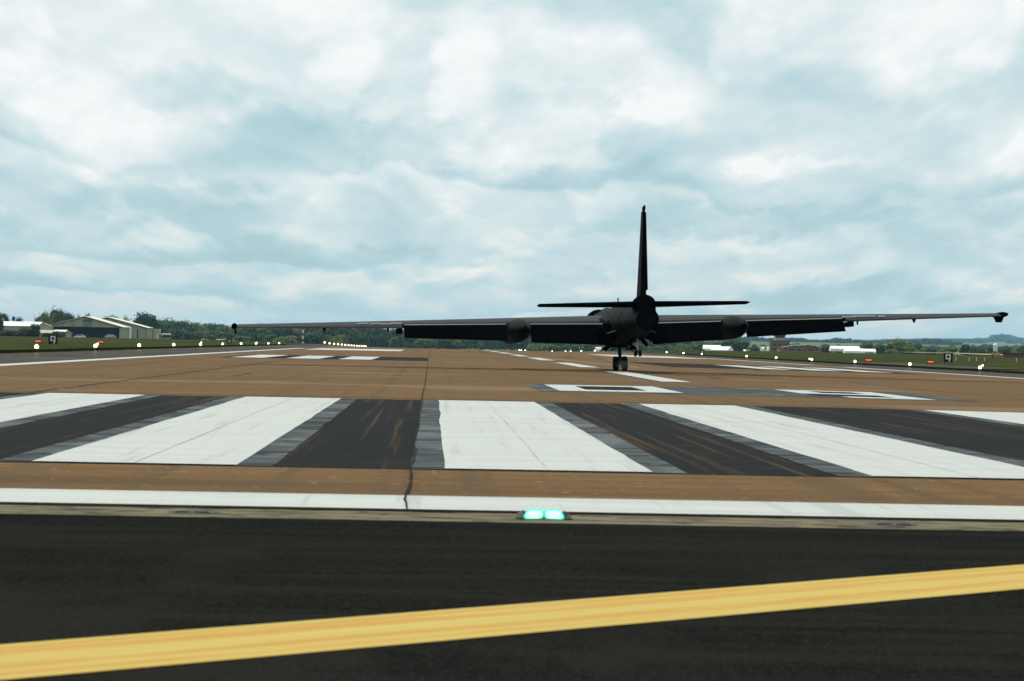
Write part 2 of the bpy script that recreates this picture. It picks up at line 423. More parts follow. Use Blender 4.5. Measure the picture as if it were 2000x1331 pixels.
MAT = dict(
    concrete=mat("brown_runway_concrete", (0.1157, 0.06461, 0.02427), 0.92, 0.05, var=[
        ((0.05, 0.045, 1), 4, 0.42, 0.60, (0.1026, 0.06798, 0.03298)), ((0.05, 0.9, 1), 5, 0.45, 0.60, (0.08076, 0.05056, 0.02178)), ((0.22, 3.5, 1), 5, 0.47, 0.60, (0.1397, 0.08146, 0.03422)),
        ((3.2, 0.010, 1), 4, 0.50, 0.64, (0.07422, 0.05056, 0.02551)), ((0.04, 0.35, 1), 6, 0.51, 0.64, (0.06112, 0.04269, 0.02178)),
        ((0.30, 7.0, 1), 4, 0.52, 0.63, (0.06876, 0.04494, 0.02053)), ((0.9, 24, 1), 3, 0.47, 0.62, (0.1048, 0.05899, 0.02264)), ((0.12, 0.12, 1), 5, 0.55, 0.66, (0.1331, 0.08988, 0.04978)),
        ((9, 2.5, 1), 3, 0.62, 0.70, (0.1583, 0.1034, 0.05475))]),
    white=mat("white_marking_paint", (0.3825, 0.4076, 0.3888), 0.85, 0.03, var=[
        ((0.5, 5.0, 1), 6, 0.48, 0.72, (0.3375, 0.3605, 0.3483)), ((0.12, 16, 1), 4, 0.54, 0.66, (0.261, 0.2803, 0.2745)),
        ((6.0, 0.12, 1), 4, 0.53, 0.70, (0.3105, 0.3248, 0.315))]),
    black=mat("black_marking_paint", (0.00561, 0.00665, 0.007056), 0.9, 0.04, var=[
        ((0.4, 6.0, 1), 5, 0.46, 0.66, (0.01122, 0.01295, 0.01296)), ((7.0, 0.07, 1), 4, 0.53, 0.68, (0.042, 0.029, 0.0155)),
        ((1.2, 0.5, 1), 5, 0.54, 0.72, (0.0132, 0.0119, 0.009))]),
    grey=mat("worn_grey_marking_paint", (0.05994, 0.07256, 0.07669), 0.9, 0.05, var=[
        ((0.35, 1.9, 1), 5, 0.45, 0.55, (0.02193, 0.02618, 0.02702)), ((1.5, 0.5, 1), 4, 0.48, 0.68, (0.09133, 0.1047, 0.1059))]),
    seam=mat("dirty_seam", (0.22, 0.235, 0.225), 0.9, 0.0, var=[((1, 0.6, 1), 3, 0.42, 0.6, (0.39, 0.41, 0.395))]),
    darkjoint=mat("dark_joint_filler", (0.012, 0.012, 0.012), 0.9, 0.05),
    rubber_mark=mat("tyre_rubber_mark", (0.03, 0.024, 0.018), 0.95, 0.05, var=[((0.5, 0.2, 1), 4, 0.45, 0.7, (0.09, 0.06, 0.037))]),
    asphalt=mat("new_black_asphalt", (0.007448, 0.008424, 0.007296), 0.95, 0.0, var=[
        ((0.22, 1.3, 1), 5, 0.42, 0.60, (0.01178, 0.01248, 0.01064)), ((0.5, 3.5, 1), 5, 0.48, 0.62, (0.00646, 0.00741, 0.006688)), ((0.8, 0.25, 1), 3, 0.52, 0.66, (0.0128, 0.0126, 0.0110)),
        ((26, 26, 1), 3, 0.55, 0.66, (0.0171, 0.01755, 0.0152)), ((60, 60, 1), 2, 0.56, 0.66, (0.0228, 0.0234, 0.02052))], bump=(70, 0.3, 0.005)),
    shoulder=mat("grey_shoulder_asphalt", (0.04, 0.036, 0.02904), 0.9, 0.0, var=[
        ((0.05, 0.05, 1), 5, 0.45, 0.65, (0.06, 0.0528, 0.04048)), ((0.3, 0.05, 1), 5, 0.48, 0.66, (0.026, 0.02496, 0.022))], bump=(1.2, 0.25, 0.02)),
    tan=mat("tan_concrete_strip", (0.1487, 0.136, 0.0918), 0.92, 0.0, var=[
        ((1.6, 6, 1), 6, 0.42, 0.60, (0.085, 0.07905, 0.0544)), ((4, 7, 1), 5, 0.52, 0.64, (0.0425, 0.03995, 0.0306))], bump=(9, 0.3, 0.01)),
    yellow=mat("yellow_line_paint", (0.4324, 0.3225, 0.0999), 0.8, 0.12, var=[((60, 60, 1), 3, 0.62, 0.8, (0.3312, 0.2236, 0.0592))]),
    yellow2=mat("orange_yellow_line_paint", (0.4275, 0.2552, 0.0544), 0.8, 0.12, var=[((9, 9, 1), 4, 0.5, 0.7, (0.4465, 0.308, 0.088))]),
    faded_yellow=mat("faded_yellow_paint", (0.42, 0.36, 0.22), 0.9, 0.1),
    grass=mat("mown_grass", (0.0228, 0.031, 0.00175), 0.95, 0.02, var=[
        ((0.03, 0.012, 1), 4, 0.44, 0.60, (0.0336, 0.03534, 0.002625)), ((0.10, 0.035, 1), 5, 0.46, 0.60, (0.0132, 0.02108, 0.001225)),
        ((0.05, 0.020, 1), 5, 0.54, 0.66, (0.0384, 0.03286, 0.00385)), ((0.6, 0.16, 1), 4, 0.50, 0.64, (0.0156, 0.02356, 0.0014)), ((0.5, 0.3, 1), 4, 0.58, 0.66, (0.045, 0.04092, 0.0056))]),
    blade=mat("grass_blades", (0.0221, 0.0297, 0.002), 0.9, 0.02, var=[((0.08, 0.04, 1), 4, 0.42, 0.68, (0.0143, 0.02244, 0.0016)),
        ((0.4, 0.2, 1), 3, 0.58, 0.70, (0.039, 0.033, 0.0048))]),
    beige_field=mat("ripe_beige_field", (0.30, 0.235, 0.13), 0.95, 0.05),
    matte=mat("matte_black_airframe_paint", (0.0016, 0.0018, 0.0019), 0.50, 0.018, var=[
        ((0.8, 3.0, 2.0), 5, 0.48, 0.68, (0.0065, 0.0068, 0.0068))]),
    matte2=mat("black_flap_paint", (0.0011, 0.0012, 0.0015), 0.85, 0.0),
    wingpaint=mat("black_wing_paint_with_sheen", (0.003, 0.0032, 0.0033), 0.45, 0.07, var=[((0.9, 2.0, 2.0), 5, 0.46, 0.66, (0.0065, 0.0068, 0.0068))]),
    dull=mat("dull_actuator_metal", (0.10, 0.09, 0.085), 0.6, 0.2),
    slot=mat("pale_glare_and_patch", (0.62, 0.62, 0.60), 0.5, 0.4, 0.2),  # pale colour stands in for hinge glare; also used on the wing patches
    dark=mat("near_black_metal", (0.0012, 0.0012, 0.0012), 0.9, 0.01),  # near-black, shared by exhaust, intake mouth, vent, hose and gear bay
    tyre=mat("black_tyre_rubber", (0.004, 0.004, 0.0045), 0.85, 0.05),
    alloy=mat("pale_bare_metal", (0.45, 0.45, 0.44), 0.45, 0.5, 0.5),
    steel=mat("grey_gear_steel", (0.012, 0.0125, 0.013), 0.5, 0.2, 0.0),
    red_mark=mat("dull_red_marking", (0.022, 0.003, 0.0025), 0.8, 0.1),
    pink=mat("faded_red_cover", (0.5, 0.12, 0.10), 0.8, 0.1),
    glass=mat("dark_canopy_glass", (0.008, 0.009, 0.010), 0.12, 0.5),
    green_lamp=mat("lit_green_lens", (0.3, 0.9, 0.7), 0.3, 0.3, emit=(0.40, 1.0, 0.78), estr=1.7),
    green_halo=mat("lit_green_halo", (0.1, 0.7, 0.4), 0.3, 0.3, emit=(0.02, 0.85, 0.45), estr=0.9),  # emissive green in place of bloom around the lit lens
    white_lamp=mat("lit_white_lens", (0.9, 0.85, 0.7), 0.3, 0.3, emit=(1.0, 0.84, 0.52), estr=5.0),
    red_lamp=mat("lit_red_lens", (0.9, 0.2, 0.1), 0.3, 0.3, emit=(1.0, 0.10, 0.02), estr=2.6),
    red_box=mat("dark_red_lamp_housing", (0.16, 0.012, 0.008), 0.6, 0.2),
    yellow_cap=mat("yellow_fixture_paint", (0.42, 0.34, 0.03), 0.6, 0.2),
    fixture=mat("dark_fixture_metal", (0.02, 0.02, 0.019), 0.6, 0.3),
    cast=mat("weathered_cast_iron", (0.05, 0.055, 0.058), 0.7, 0.1, 0.0, var=[((20, 20, 20), 4, 0.45, 0.7, (0.03, 0.033, 0.035))]),
    sign_black=mat("black_sign_face", (0.008, 0.008, 0.009), 0.6, 0.2),
    sign_white=mat("white_sign_paint", (0.62, 0.63, 0.66), 0.7, 0.2),
    clad=mat("weathered_pale_green_cladding", (0.30, 0.31, 0.235), 0.8, 0.15, var=[
        ((0.55, 0.55, 0.03), 4, 0.42, 0.66, (0.25, 0.225, 0.145)), ((0.3, 0.3, 0.05), 4, 0.55, 0.7, (0.34, 0.38, 0.33))]),
    clad2=mat("ochre_cladding", (0.36, 0.35, 0.22), 0.8, 0.15, var=[((0.8, 0.8, 0.02), 3, 0.45, 0.7, (0.29, 0.29, 0.20))]),
    roofpale=mat("pale_cream_roof_sheet", (0.60, 0.59, 0.48), 0.7, 0.2, var=[((0.5, 0.05, 0.3), 3, 0.45, 0.7, (0.53, 0.52, 0.42))]),
    roofwhite=mat("bright_white_roof_sheet", (0.70, 0.72, 0.70), 0.55, 0.3),
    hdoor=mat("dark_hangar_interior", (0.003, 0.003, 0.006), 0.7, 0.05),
    cream=mat("cream_wall", (0.42, 0.40, 0.28), 0.85, 0.1),
    tentwhite=mat("white_tent_fabric", (0.80, 0.82, 0.74), 0.7, 0.2),
    brick=mat("brown_brick", (0.14, 0.085, 0.052), 0.9, 0.1, var=[((0.8, 0.8, 1.2), 4, 0.45, 0.7, (0.105, 0.066, 0.045))]),
    brick2=mat("orange_brown_brick", (0.20, 0.105, 0.052), 0.9, 0.1, var=[((0.8, 0.8, 1.2), 4, 0.45, 0.7, (0.15, 0.085, 0.046))]),
    redbrick=mat("red_brick", (0.17, 0.062, 0.042), 0.9, 0.1),
    darkroof=mat("dark_roof", (0.025, 0.025, 0.028), 0.8, 0.15),
    window=mat("dark_window_glass", (0.012, 0.014, 0.016), 0.15, 0.5),
    carwhite=mat("white_car_paint", (0.62, 0.63, 0.60), 0.3, 0.5),
    cargrey=mat("silver_car_paint", (0.30, 0.31, 0.32), 0.3, 0.5, 0.3),
    mast_red=mat("red_mast_paint", (0.28, 0.045, 0.03), 0.7, 0.2),
    mast_white=mat("white_mast_paint", (0.75, 0.76, 0.74), 0.7, 0.2),
    white_shell=mat("pale_grey_radome", (0.62, 0.66, 0.67), 0.5, 0.3),
    yellowgreen=mat("yellow_green_door", (0.42, 0.45, 0.09), 0.8, 0.1),
    bark=mat("dark_bark", (0.05, 0.04, 0.03), 0.9, 0.05),
    leaf_dark=foliage("dark_leaves", (0.012, 0.029, 0.012), (0.030, 0.060, 0.016)),
    leaf_mid=foliage("mid_green_leaves", (0.032, 0.064, 0.016), (0.070, 0.112, 0.025)),
    leaf_pale=foliage("pale_green_leaves", (0.062, 0.10, 0.022), (0.11, 0.145, 0.036)),
    leaf_bush=foliage("deep_green_bush_leaves", (0.010, 0.022, 0.010), (0.020, 0.036, 0.013)),
)

# a faint wet sheen on the old shoulder asphalt, enough to mirror the lamps beside it
T = MAT['shoulder'].node_tree
gl = NN(T, "ShaderNodeBsdfGlossy")
gl.inputs["Roughness"].default_value = 0.10
gl.inputs["Color"].default_value = (1, 0.95, 0.88, 1)
mxs = NN(T, "ShaderNodeMixShader")
mxs.inputs[0].default_value = 0.07
T.links.new(T.nodes["Principled BSDF"].outputs[0], mxs.inputs[1])
T.links.new(gl.outputs[0], mxs.inputs[2])
T.links.new(mxs.outputs[0], T.nodes["Material Output"].inputs["Surface"])

# ------------------------------------------------------------------ ground, runway, markings
rnd = random.Random(11)
XL, XR = -22.5, 37.0                           # paved edges (grass begins)
EL, ER = -14.75, 29.25                         # brown concrete edges


def grid(name, xs, ys, zf, m):
    b = MB()
    n = len(xs)
    vs = [(x, y, zf(x, y)) for y in ys for x in xs]
    fs = [(j * n + i, j * n + i + 1, (j + 1) * n + i + 1, (j + 1) * n + i) for j in range(len(ys) - 1) for i in range(n - 1)]
    b.add(vs, fs, 0, True)
    return b.build(name, m)


def frange(a, b, s):
    n = max(1, round((b - a) / s))
    return [a + (b - a) * i / n for i in range(n + 1)]


def ground_z(x, y):
    z = zg(x, y)
    if XL < x < XR and y < 1250:
        return z - 0.10
    return z + 0.03 + 0.10 * mnoise.noise((x * 0.02, y * 0.02, 3.0)) * sm(min(abs(x - XL), abs(x - XR)), 0, 12)


gx = [-900, -650, -480, -360] + frange(-270, -60, 15) + frange(-50, -24, 4) + [XL - 0.05, XL + 0.05, -18, -12, -6, 0, CROWN, 13, 19, 25, 31, XR - 0.05, XR + 0.05] + frange(40, 80, 5) + frange(95, 320, 15) + [400, 520, 700, 950]
gy = [-80, -40, -10] + frange(0, 380, 10) + frange(385, 600, 5) + frange(610, 1300, 10)
tag(grid("ground", gx, gy, ground_z, MAT['grass']), kind='structure')
ft = frange(-0.42, -0.16, 0.04) + frange(-0.155, 0.205, 0.0075) + frange(0.24, 0.48, 0.04)
fy = frange(1290, 3000, 90) + frange(3100, 15200, 200)
b = MB()
n = len(ft)
b.add([(t * y, y, zg(t * y, y) - 0.05) for y in fy for t in ft],
      [(j * n + i, j * n + i + 1, (j + 1) * n + i + 1, (j + 1) * n + i) for j in range(len(fy) - 1) for i in range(n - 1)], 0, True)
tag(b.build("far_fields", mat("far_green_fields", (0.075, 0.10, 0.030), 0.95, 0.05, var=[
    ((0.002, 0.0015, 1), 1, 0.5, 0.53, (0.115, 0.13, 0.05)), ((0.0035, 0.001, 1), 1, 0.58, 0.60, (0.045, 0.07, 0.02))])), kind='structure')

ry = frange(19.60, 100, 4) + frange(104, 1200, 4)
runway = tag(grid("runway", [EL, -7.26, 0, CROWN, 18, ER], ry, zg, MAT['concrete']), kind='structure')
for nm, xs in (("left_shoulder", [XL, -18, EL]), ("right_shoulder", [ER, 33, XR])):
    tag(grid(nm, xs, frange(19.6, 1200, 4), lambda x, y: zg(x, y) - 0.002, MAT['shoulder']), kind='structure')
strip = tag(grid("concrete_strip", [-60, -30, -10, -3.06, -3.03, 0, CROWN, 20, 40, 80], [18.58, 19.54], lambda x, y: zg(x, y) - 0.003, MAT['tan']), kind='structure')
tag(grid("taxiway", [-60, -30, -10, 0, CROWN, 20, 40, 80], frange(-60, 18.58, 2), lambda x, y: zg(x, y) - 0.006, MAT['asphalt']), kind='structure')
taxi = bpy.data.objects["taxiway"]
tag(grid("joint_gap", [-60, -10, 0, CROWN, 40, 80], [19.54, 19.60], lambda x, y: zg(x, y) - 0.02, MAT['darkjoint']), kind='structure')
tag(grid("side_taxiway", [XR, 39, 42, 45], frange(226, 300, 4), lambda x, y: zg(x, y) + 0.05 + 0.05 * sm(x, 37, 40), MAT['shoulder']), kind='structure')


def sheet(name, x0, x1, y0, y1, lift, m, parent, wob=0.0, shear=0.0):
    """A painted sheet lying on the pavement, with slightly uneven edges."""
    cols = [x0] + ([CROWN] if x0 < CROWN < x1 else []) + [x1]
    rows = frange(y0, y1, 1.0 if wob else 4.0)
    b = MB()
    n = len(cols)
    vs = []
    for y in rows:
        for x in cols:
            xx = x + shear * (y - y0)
            if wob and x in (x0, x1):
                xx += wob * (mnoise.noise((x * 3.1, y * 0.35, 5.0)) * 1.4 + mnoise.noise((x * 3.1, y * 1.7, 9.0)) * 0.6)
            vs.append((xx, y, zg(xx, y) + lift))
    b.add(vs, [(j * n + i, j * n + i + 1, (j + 1) * n + i + 1, (j + 1) * n + i) for j in range(len(rows) - 1) for i in range(n - 1)])
    return b.build(name, m, parent)


# threshold bar and piano keys
sheet("threshold_bar_edge", EL, ER, 19.62, 21.46, 0.004, MAT['darkjoint'], runway)
sheet("threshold_bar", EL, ER, 19.68, 21.40, 0.008, MAT['white'], runway)
KEYS = [(-14.0, -12.2), (-10.40, -8.65), (-6.87, -5.12), (-3.33, -1.61), (0.14, 1.875), (3.74, 5.52), (8.92, 10.75), (12.45, 14.25), (16.0, 17.8), (19.6, 21.4)]
sheet("threshold_black_paint", -14.4, 28.9, 25.89, 56.0, 0.004, MAT['black'], runway)
for i, (a, c) in enumerate(KEYS):
    sheet("stripe_border", a - 0.30, a + 0.02, 25.90, 55.95, 0.008, MAT['grey'], runway, 0.018)
    sheet("stripe_border", c - 0.02, c + 0.30, 25.90, 55.95, 0.008, MAT['grey'], runway, 0.018)
    sheet("threshold_stripe", a, c, 25.97, 55.85, 0.012, MAT['white'], runway, 0.016)
    mid = (a + c) / 2
    sheet("seam_line", mid - 0.004, mid + 0.004, 25.97, 55.85, 0.0150, MAT['seam'], runway, 0.014)

# runway number 09
sheet("number_backing", 2.42, 12.3, 68.4, 80.4, 0.004, MAT['grey'], runway)
for (a, c, y0, y1) in ((2.92, 5.73, 77.9, 79.8), (2.92, 5.73, 69.9, 72.1), (2.92, 3.62, 72.1, 77.9), (5.06, 5.73, 72.1, 77.9)):
    sheet("digit_nought_stroke", a, c, y0, y1, 0.008, MAT['white'], runway)
for (a, c, y0, y1) in ((8.85, 11.35, 78.2, 79.7), (8.85, 9.55, 75.3, 78.2), (8.85, 10.65, 73.6, 75.3), (10.65, 11.35, 69.0, 78.2), (9.4, 10.65, 69.0, 70.6)):
    sheet("digit_nine_stroke", a, c, y0, y1, 0.008, MAT['white'], runway)
for (a, c, y0, y1) in ((3.62, 5.06, 72.1, 77.9), (9.55, 10.65, 75.3, 78.2), (8.85, 10.65, 70.6, 73.6)):
    sheet("digit_infill", a, c, y0, y1, 0.0075, MAT['black'], runway)

# centreline, edge lines, touchdown and aiming marks
for k in range(7):
    y0 = 91 + 50 * k
    sheet("centreline_dash_edge", 6.70, 7.80, y0 - 0.6, y0 + 30.6, 0.004, MAT['grey'], runway)
    sheet("centreline_dash", 6.80, 7.70, y0, y0 + 30, 0.008, MAT['white'], runway, 0.015)
sheet("edge_line", -14.72, -13.85, 23, 345, 0.008, MAT['white'], runway, 0.03)
sheet("edge_line", 28.35, 29.22, 23, 215, 0.008, MAT['white'], runway, 0.03)
sheet("edge_line", 28.35, 29.22, 232, 330, 0.008, MAT['white'], runway, 0.03)
for x0, x1, y0, y1 in ((-11.2, -0.2, 163, 196), (12.5, 25.8, 160, 200)):
    sheet("touchdown_backing", x0, x1, y0, y1, 0.004, MAT['black'], runway)
for a in (-10.7, -7.75, -4.95, 17.7, 20.4, 23.1):
    sheet("touchdown_bar", a, a + 1.75, 165, 194, 0.009, MAT['white'], runway, 0.015)
sheet("aiming_point_bar", -12.4, -3.0, 300, 350, 0.008, MAT['white'], runway)
sheet("aiming_point_bar", 17.5, 27.0, 300, 350, 0.008, MAT['white'], runway)
sheet("yellow_lead_line", 10.0, 10.14, 150, 235, 0.006, MAT['faded_yellow'], runway, 0.0, -0.028)
sheet("yellow_lead_line", 12.6, 12.72, 205, 222, 0.006, MAT['faded_yellow'], runway)


def crack(name, x, y0, y1, w, step, jag, lift, parent, gaps=0.0):
    b = MB()
    y, cx, prev = y0, x, None
    r = random.Random(int(x * 100) + 7)
    while y < y1:
        cx = x + jag * (mnoise.noise((x, y * 0.45, 1.0)) * 1.2 + mnoise.noise((x, y * 2.3, 4.0)) * 0.35)
        ww = w * (0.6 + 0.8 * r.random())
        cur = ((cx - ww / 2, y, zg(cx, y) + lift), (cx + ww / 2, y, zg(cx, y) + lift))
        if prev and r.random() >= gaps:
            b.add([prev[0], prev[1], cur[1], cur[0]], [(0, 1, 2, 3)])
        prev = cur
        y += step * (0.7 + 0.6 * r.random())
    return b.build(name, MAT['darkjoint'], parent)


crack("joint_crack", -0.15, 19.62, 330, 0.017, 0.30, 0.034, 0.018, runway)
crack("joint_crack", -7.26, 56.2, 200, 0.05, 0.8, 0.05, 0.006, runway, 0.15)
crack("joint_crack", 14.2, 56.2, 200, 0.04, 0.8, 0.05, 0.006, runway, 0.3)
b = MB()
for k in range(8):
    b.add([(-3.10 + 0.004 * (k % 3) + k * 0.018, 18.59 + k * 0.115, zg(-3.1, 19) + 0.002), (-3.07 + k * 0.018, 18.59 + k * 0.115, zg(-3.1, 19) + 0.002),
           (-3.055 + k * 0.018, 18.705 + k * 0.115, zg(-3.1, 19) + 0.002), (-3.082 + k * 0.018, 18.705 + k * 0.115, zg(-3.1, 19) + 0.002)], [(0, 1, 2, 3)])
b.build("strip_crack", MAT['darkjoint'], strip)
# rubber deposits from landing wheels
for (x, y, l, w, sh) in ((-1.9, 330, 26, 0.5, 0.01), (-3.4, 322, 24, 0.5, 0.01), (3.6, 318, 30, 0.5, 0.0), (5.2, 300, 34, 0.6, -0.01), (10.6, 238, 30, 0.45, 0.02),
                         (12.6, 232, 22, 0.5, 0.03), (14.4, 218, 26, 0.35, 0.02), (16.0, 150, 12, 0.5, 0.03), (9.6, 104, 5, 0.25, 0.02), (-5.5, 86, 7, 0.18, 0.0)):
    sheet("rubber_mark", x, x + w, y, y + l, 0.0055, MAT['rubber_mark'], runway, 0.12, sh)

# yellow taxi line across the foreground
A, B_ = Vector((-1.42, 10.2)), Vector((2.83, 14.82))
u = (B_ - A).normalized()
nrm = Vector((-u.y, u.x))
A, B_ = A - u * 8, B_ + u * 9


def yline(name, o0, o1, lift, m):
    b = MB()
    k = 60
    vs = []
    for i in range(k + 1):
        p = A.lerp(B_, i / k)
        for o, sd in ((o0, 2.0), (o1, 7.0)):
            q = p + nrm * (o + 0.006 * mnoise.noise((i * 0.9, sd + o * 9, 2.0)))
            vs.append((q.x, q.y, zg(q.x, q.y) - 0.006 + lift))
    b.add(vs, [(2 * i, 2 * i + 1, 2 * i + 3, 2 * i + 2) for i in range(k)])
    return b.build(name, m, taxi)


HW = 0.43
yline("yellow_line", -HW, HW, 0.004, MAT['yellow'])
T = MAT['yellow'].node_tree
bs = T.nodes["Principled BSDF"]
sx = NN(T, "ShaderNodeSeparateXYZ")
T.links.new(NN(T, "ShaderNodeTexCoord").outputs["Object"], sx.inputs[0])
along = M(T, 'ADD', M(T, 'MULTIPLY', sx.outputs[0], u.x), M(T, 'MULTIPLY', sx.outputs[1], u.y))
across = M(T, 'ADD', M(T, 'MULTIPLY', sx.outputs[0], nrm.x), M(T, 'MULTIPLY', sx.outputs[1], nrm.y))
f1 = NOISE(T, XYZ(T, M(T, 'MULTIPLY', along, 0.05), M(T, 'MULTIPLY', across, 13.0), 0.0), 1.0, 3.0, 0.55)
f2 = NOISE(T, XYZ(T, M(T, 'MULTIPLY', along, 0.9), M(T, 'MULTIPLY', across, 22.0), 4.0), 1.0, 4.0, 0.6)
f3 = NOISE(T, XYZ(T, M(T, 'MULTIPLY', along, 40.0), M(T, 'MULTIPLY', across, 40.0), 4.0), 1.0, 3.0, 0.6)
c = MIX(T, SMOOTH(T, f1, 0.46, 0.56), (0.385, 0.290, 0.075), (0.365, 0.215, 0.036))
c = MIX(T, SMOOTH(T, f2, 0.50, 0.70), c, (0.42, 0.33, 0.10))
c = MIX(T, SMOOTH(T, f2, 0.36, 0.22), c, (0.22, 0.14, 0.032))
c = MIX(T, SMOOTH(T, f3, 0.60, 0.75), c, (0.25, 0.18, 0.05))
T.links.new(c, bs.inputs["Base Color"])

# ------------------------------------------------------------------ reconnaissance aircraft
AC = thing("aircraft", "matte black long-winged jet touching down on the runway, seen from behind", "airplane", (7.68, 125.4, zg(7.68, 125.4)))
AC.rotation_euler = (R(-1.2), R(-1.95), R(4.0))


def ell(y, zc, rx, rz, n=28, p=2.0, xc=0.0):
    out = []
    for i in range(n):
        t = 2 * math.pi * i / n
        c, s_ = math.cos(t), math.sin(t)
        out.append((xc + rx * math.copysign(abs(c) ** (2 / p), c), y, zc + rz * math.copysign(abs(s_) ** (2 / p), s_)))
    return out


F = [(10.9, 1.80, .03, .03), (10.6, 1.80, .15, .14), (10.0, 1.80, .30, .28), (8.8, 1.82, .48, .45), (7.2, 1.83, .60, .58), (5.2, 1.84, .72, .70),
     (3.0, 1.84, .80, .77), (0, 1.83, .83, .80), (-2, 1.84, .81, .79), (-3.5, 1.85, .75, .75), (-5.0, 1.87, .67, .68), (-6.4, 1.88, .56, .58), (-7.6, 1.88, .47, .48), (-8.2, 1.88, .43, .43)]
fus = MB().loft([ell(*r) for r in F]).build("fuselage", MAT['matte'], AC)
for y, r in ((-5.0, .675), (-3.4, .762), (-1.6, .822), (1.4, .832)):        # panel seams
    zc = 1.87 if y < -4 else 1.845
    MB().loft([ell(y - .012, zc, r, r), ell(y - .012, zc, r + .006, r + .006), ell(y + .012, zc, r + .006, r + .006), ell(y + .012, zc, r, r)], cap=False).build("panel_seam", MAT['matte2'], fus)
nz = MB().loft([ell(-8.18, 1.88, .43, .43), ell(-8.42, 1.88, .415, .415), ell(-8.42, 1.88, .375, .375), ell(-7.6, 1.88, .36, .36)], cap=False).build("exhaust_nozzle", MAT['dark'], AC)
MB().loft([ell(-7.62, 1.88, .37, .37), ell(-7.60, 1.88, .02, .02)]).build("turbine_disc", MAT['dark'], nz)
cn = MB().loft([ell(9.2, 2.00, .05, .05), ell(8.8, 2.08, .30, .24), ell(8.1, 2.15, .46, .38), ell(7.2, 2.19, .55, .46), ell(6.2, 2.2, .55, .47), ell(5.2, 2.16, .50, .44), ell(3.8, 2.08, .36, .36)]).build("canopy", MAT['matte2'], AC)
MB().loft([ell(8.5, 2.16, .37, .33), ell(8.0, 2.19, .46, .41), ell(7.2, 2.22, .54, .47), ell(6.8, 2.225, .545, .48)]).build("canopy_glass", MAT['glass'], cn)
MB().loft([ell(5.4, 2.45, .05, .05), ell(4.9, 2.5, .18, .13), ell(4.0, 2.52, .24, .17), ell(2.8, 2.5, .22, .14), ell(1.8, 2.45, .05, .05)]).build("dorsal_fairing", MAT['matte'], AC)
for s in (-1, 1):
    it = MB().loft([ell(5.6, 1.80, .16, .30, xc=s * .84), ell(5.0, 1.80, .18, .32, xc=s * .84), ell(3.6, 1.82, .16, .32, xc=s * .80), ell(2.0, 1.84, .10, .28, xc=s * .74)]).build("air_intake", MAT['matte'], AC)
    MB().loft([ell(5.61, 1.80, .13, .27, xc=s * .84), ell(5.615, 1.80, .01, .02, xc=s * .84)]).build("intake_mouth", MAT['dark'], it)


def foil(k0, k1, tc, camber=0.02, n=13):
    """Airfoil outline between chord fractions k0..k1: list of (fraction, height/chord), upper front->back, lower back->front."""
    def half(x):
        return 5 * tc * (0.2969 * math.sqrt(max(x, 0)) - 0.1260 * x - 0.3516 * x * x + 0.2843 * x ** 3 - 0.1036 * x ** 4)
    xs = [k0 + (k1 - k0) * (1 - math.cos(math.pi / 2 * i / (n - 1))) for i in range(n)]
    up = [(x, camber * 4 * x * (1 - x) + half(x)) for x in xs]
    lo = [(x, camber * 4 * x * (1 - x) - half(x)) for x in xs]
    return up + lo[::-1]


def wing_geom(ax):
    f = max(0.0, min(1.0, (ax - 0.6) / 14.9))
    chord = 4.2 + (1.5 - 4.2) * f
    le = 0.95 + (-0.15 - 0.95) * f
    z = 1.815 + 0.185 * f ** 0.8
    tc = 0.138 + (0.10 - 0.138) * f
    return chord * 1.2, le + 0.2 * chord, z, tc / 1.2  # chord deepened forward to widen the shadow the wing casts


def INCF(ax):
    return R(5.4 - 2.6 * min(1.0, (ax - 0.6) / 14.9))


def wing_ring(s, ax, k0, k1):
    chord, le, z, tc = wing_geom(ax)
    INC = INCF(ax)
    return [(s * ax, le - fx * chord * math.cos(INC), z + fz * chord - (fx - 0.458) * chord * math.sin(INC)) for fx, fz in foil(k0, k1, tc)]


def hinge_pt(s, ax, k=0.7667):
    chord, le, z, tc = wing_geom(ax)
    pts = foil(0.0, k, tc)
    INC = INCF(ax)
    n = len(pts) // 2
    up, lo = pts[n - 1], pts[n]
    f = lambda q: Vector((s * ax, le - q[0] * chord * math.cos(INC), z + q[1] * chord - (q[0] - 0.458) * chord * math.sin(INC)))
    return f(up), f(lo), chord


def flap(s, a0, a1, defl, name, gap=0.03):
    rings = []
    for ax in (a0, (a0 + a1) / 2, a1):
        up, lo, chord = hinge_pt(s, ax)
        c = 0.2333 * chord
        d = Vector((0, -math.cos(defl), -math.sin(defl)))
        nn = Vector((0, -math.sin(defl), math.cos(defl)))
        top = up + Vector((0, -gap, -0.03))
        th = max(0.06, (up - lo).length * 0.8)
        rings.append([top, top + d * c * 0.35 + nn * 0.02, top + d * c, top + d * c - nn * 0.015, top + d * c * 0.35 - nn * th * 0.7, top - nn * th])
    return MB().loft(rings, smooth=False).build(name, MAT['matte2'], AC)


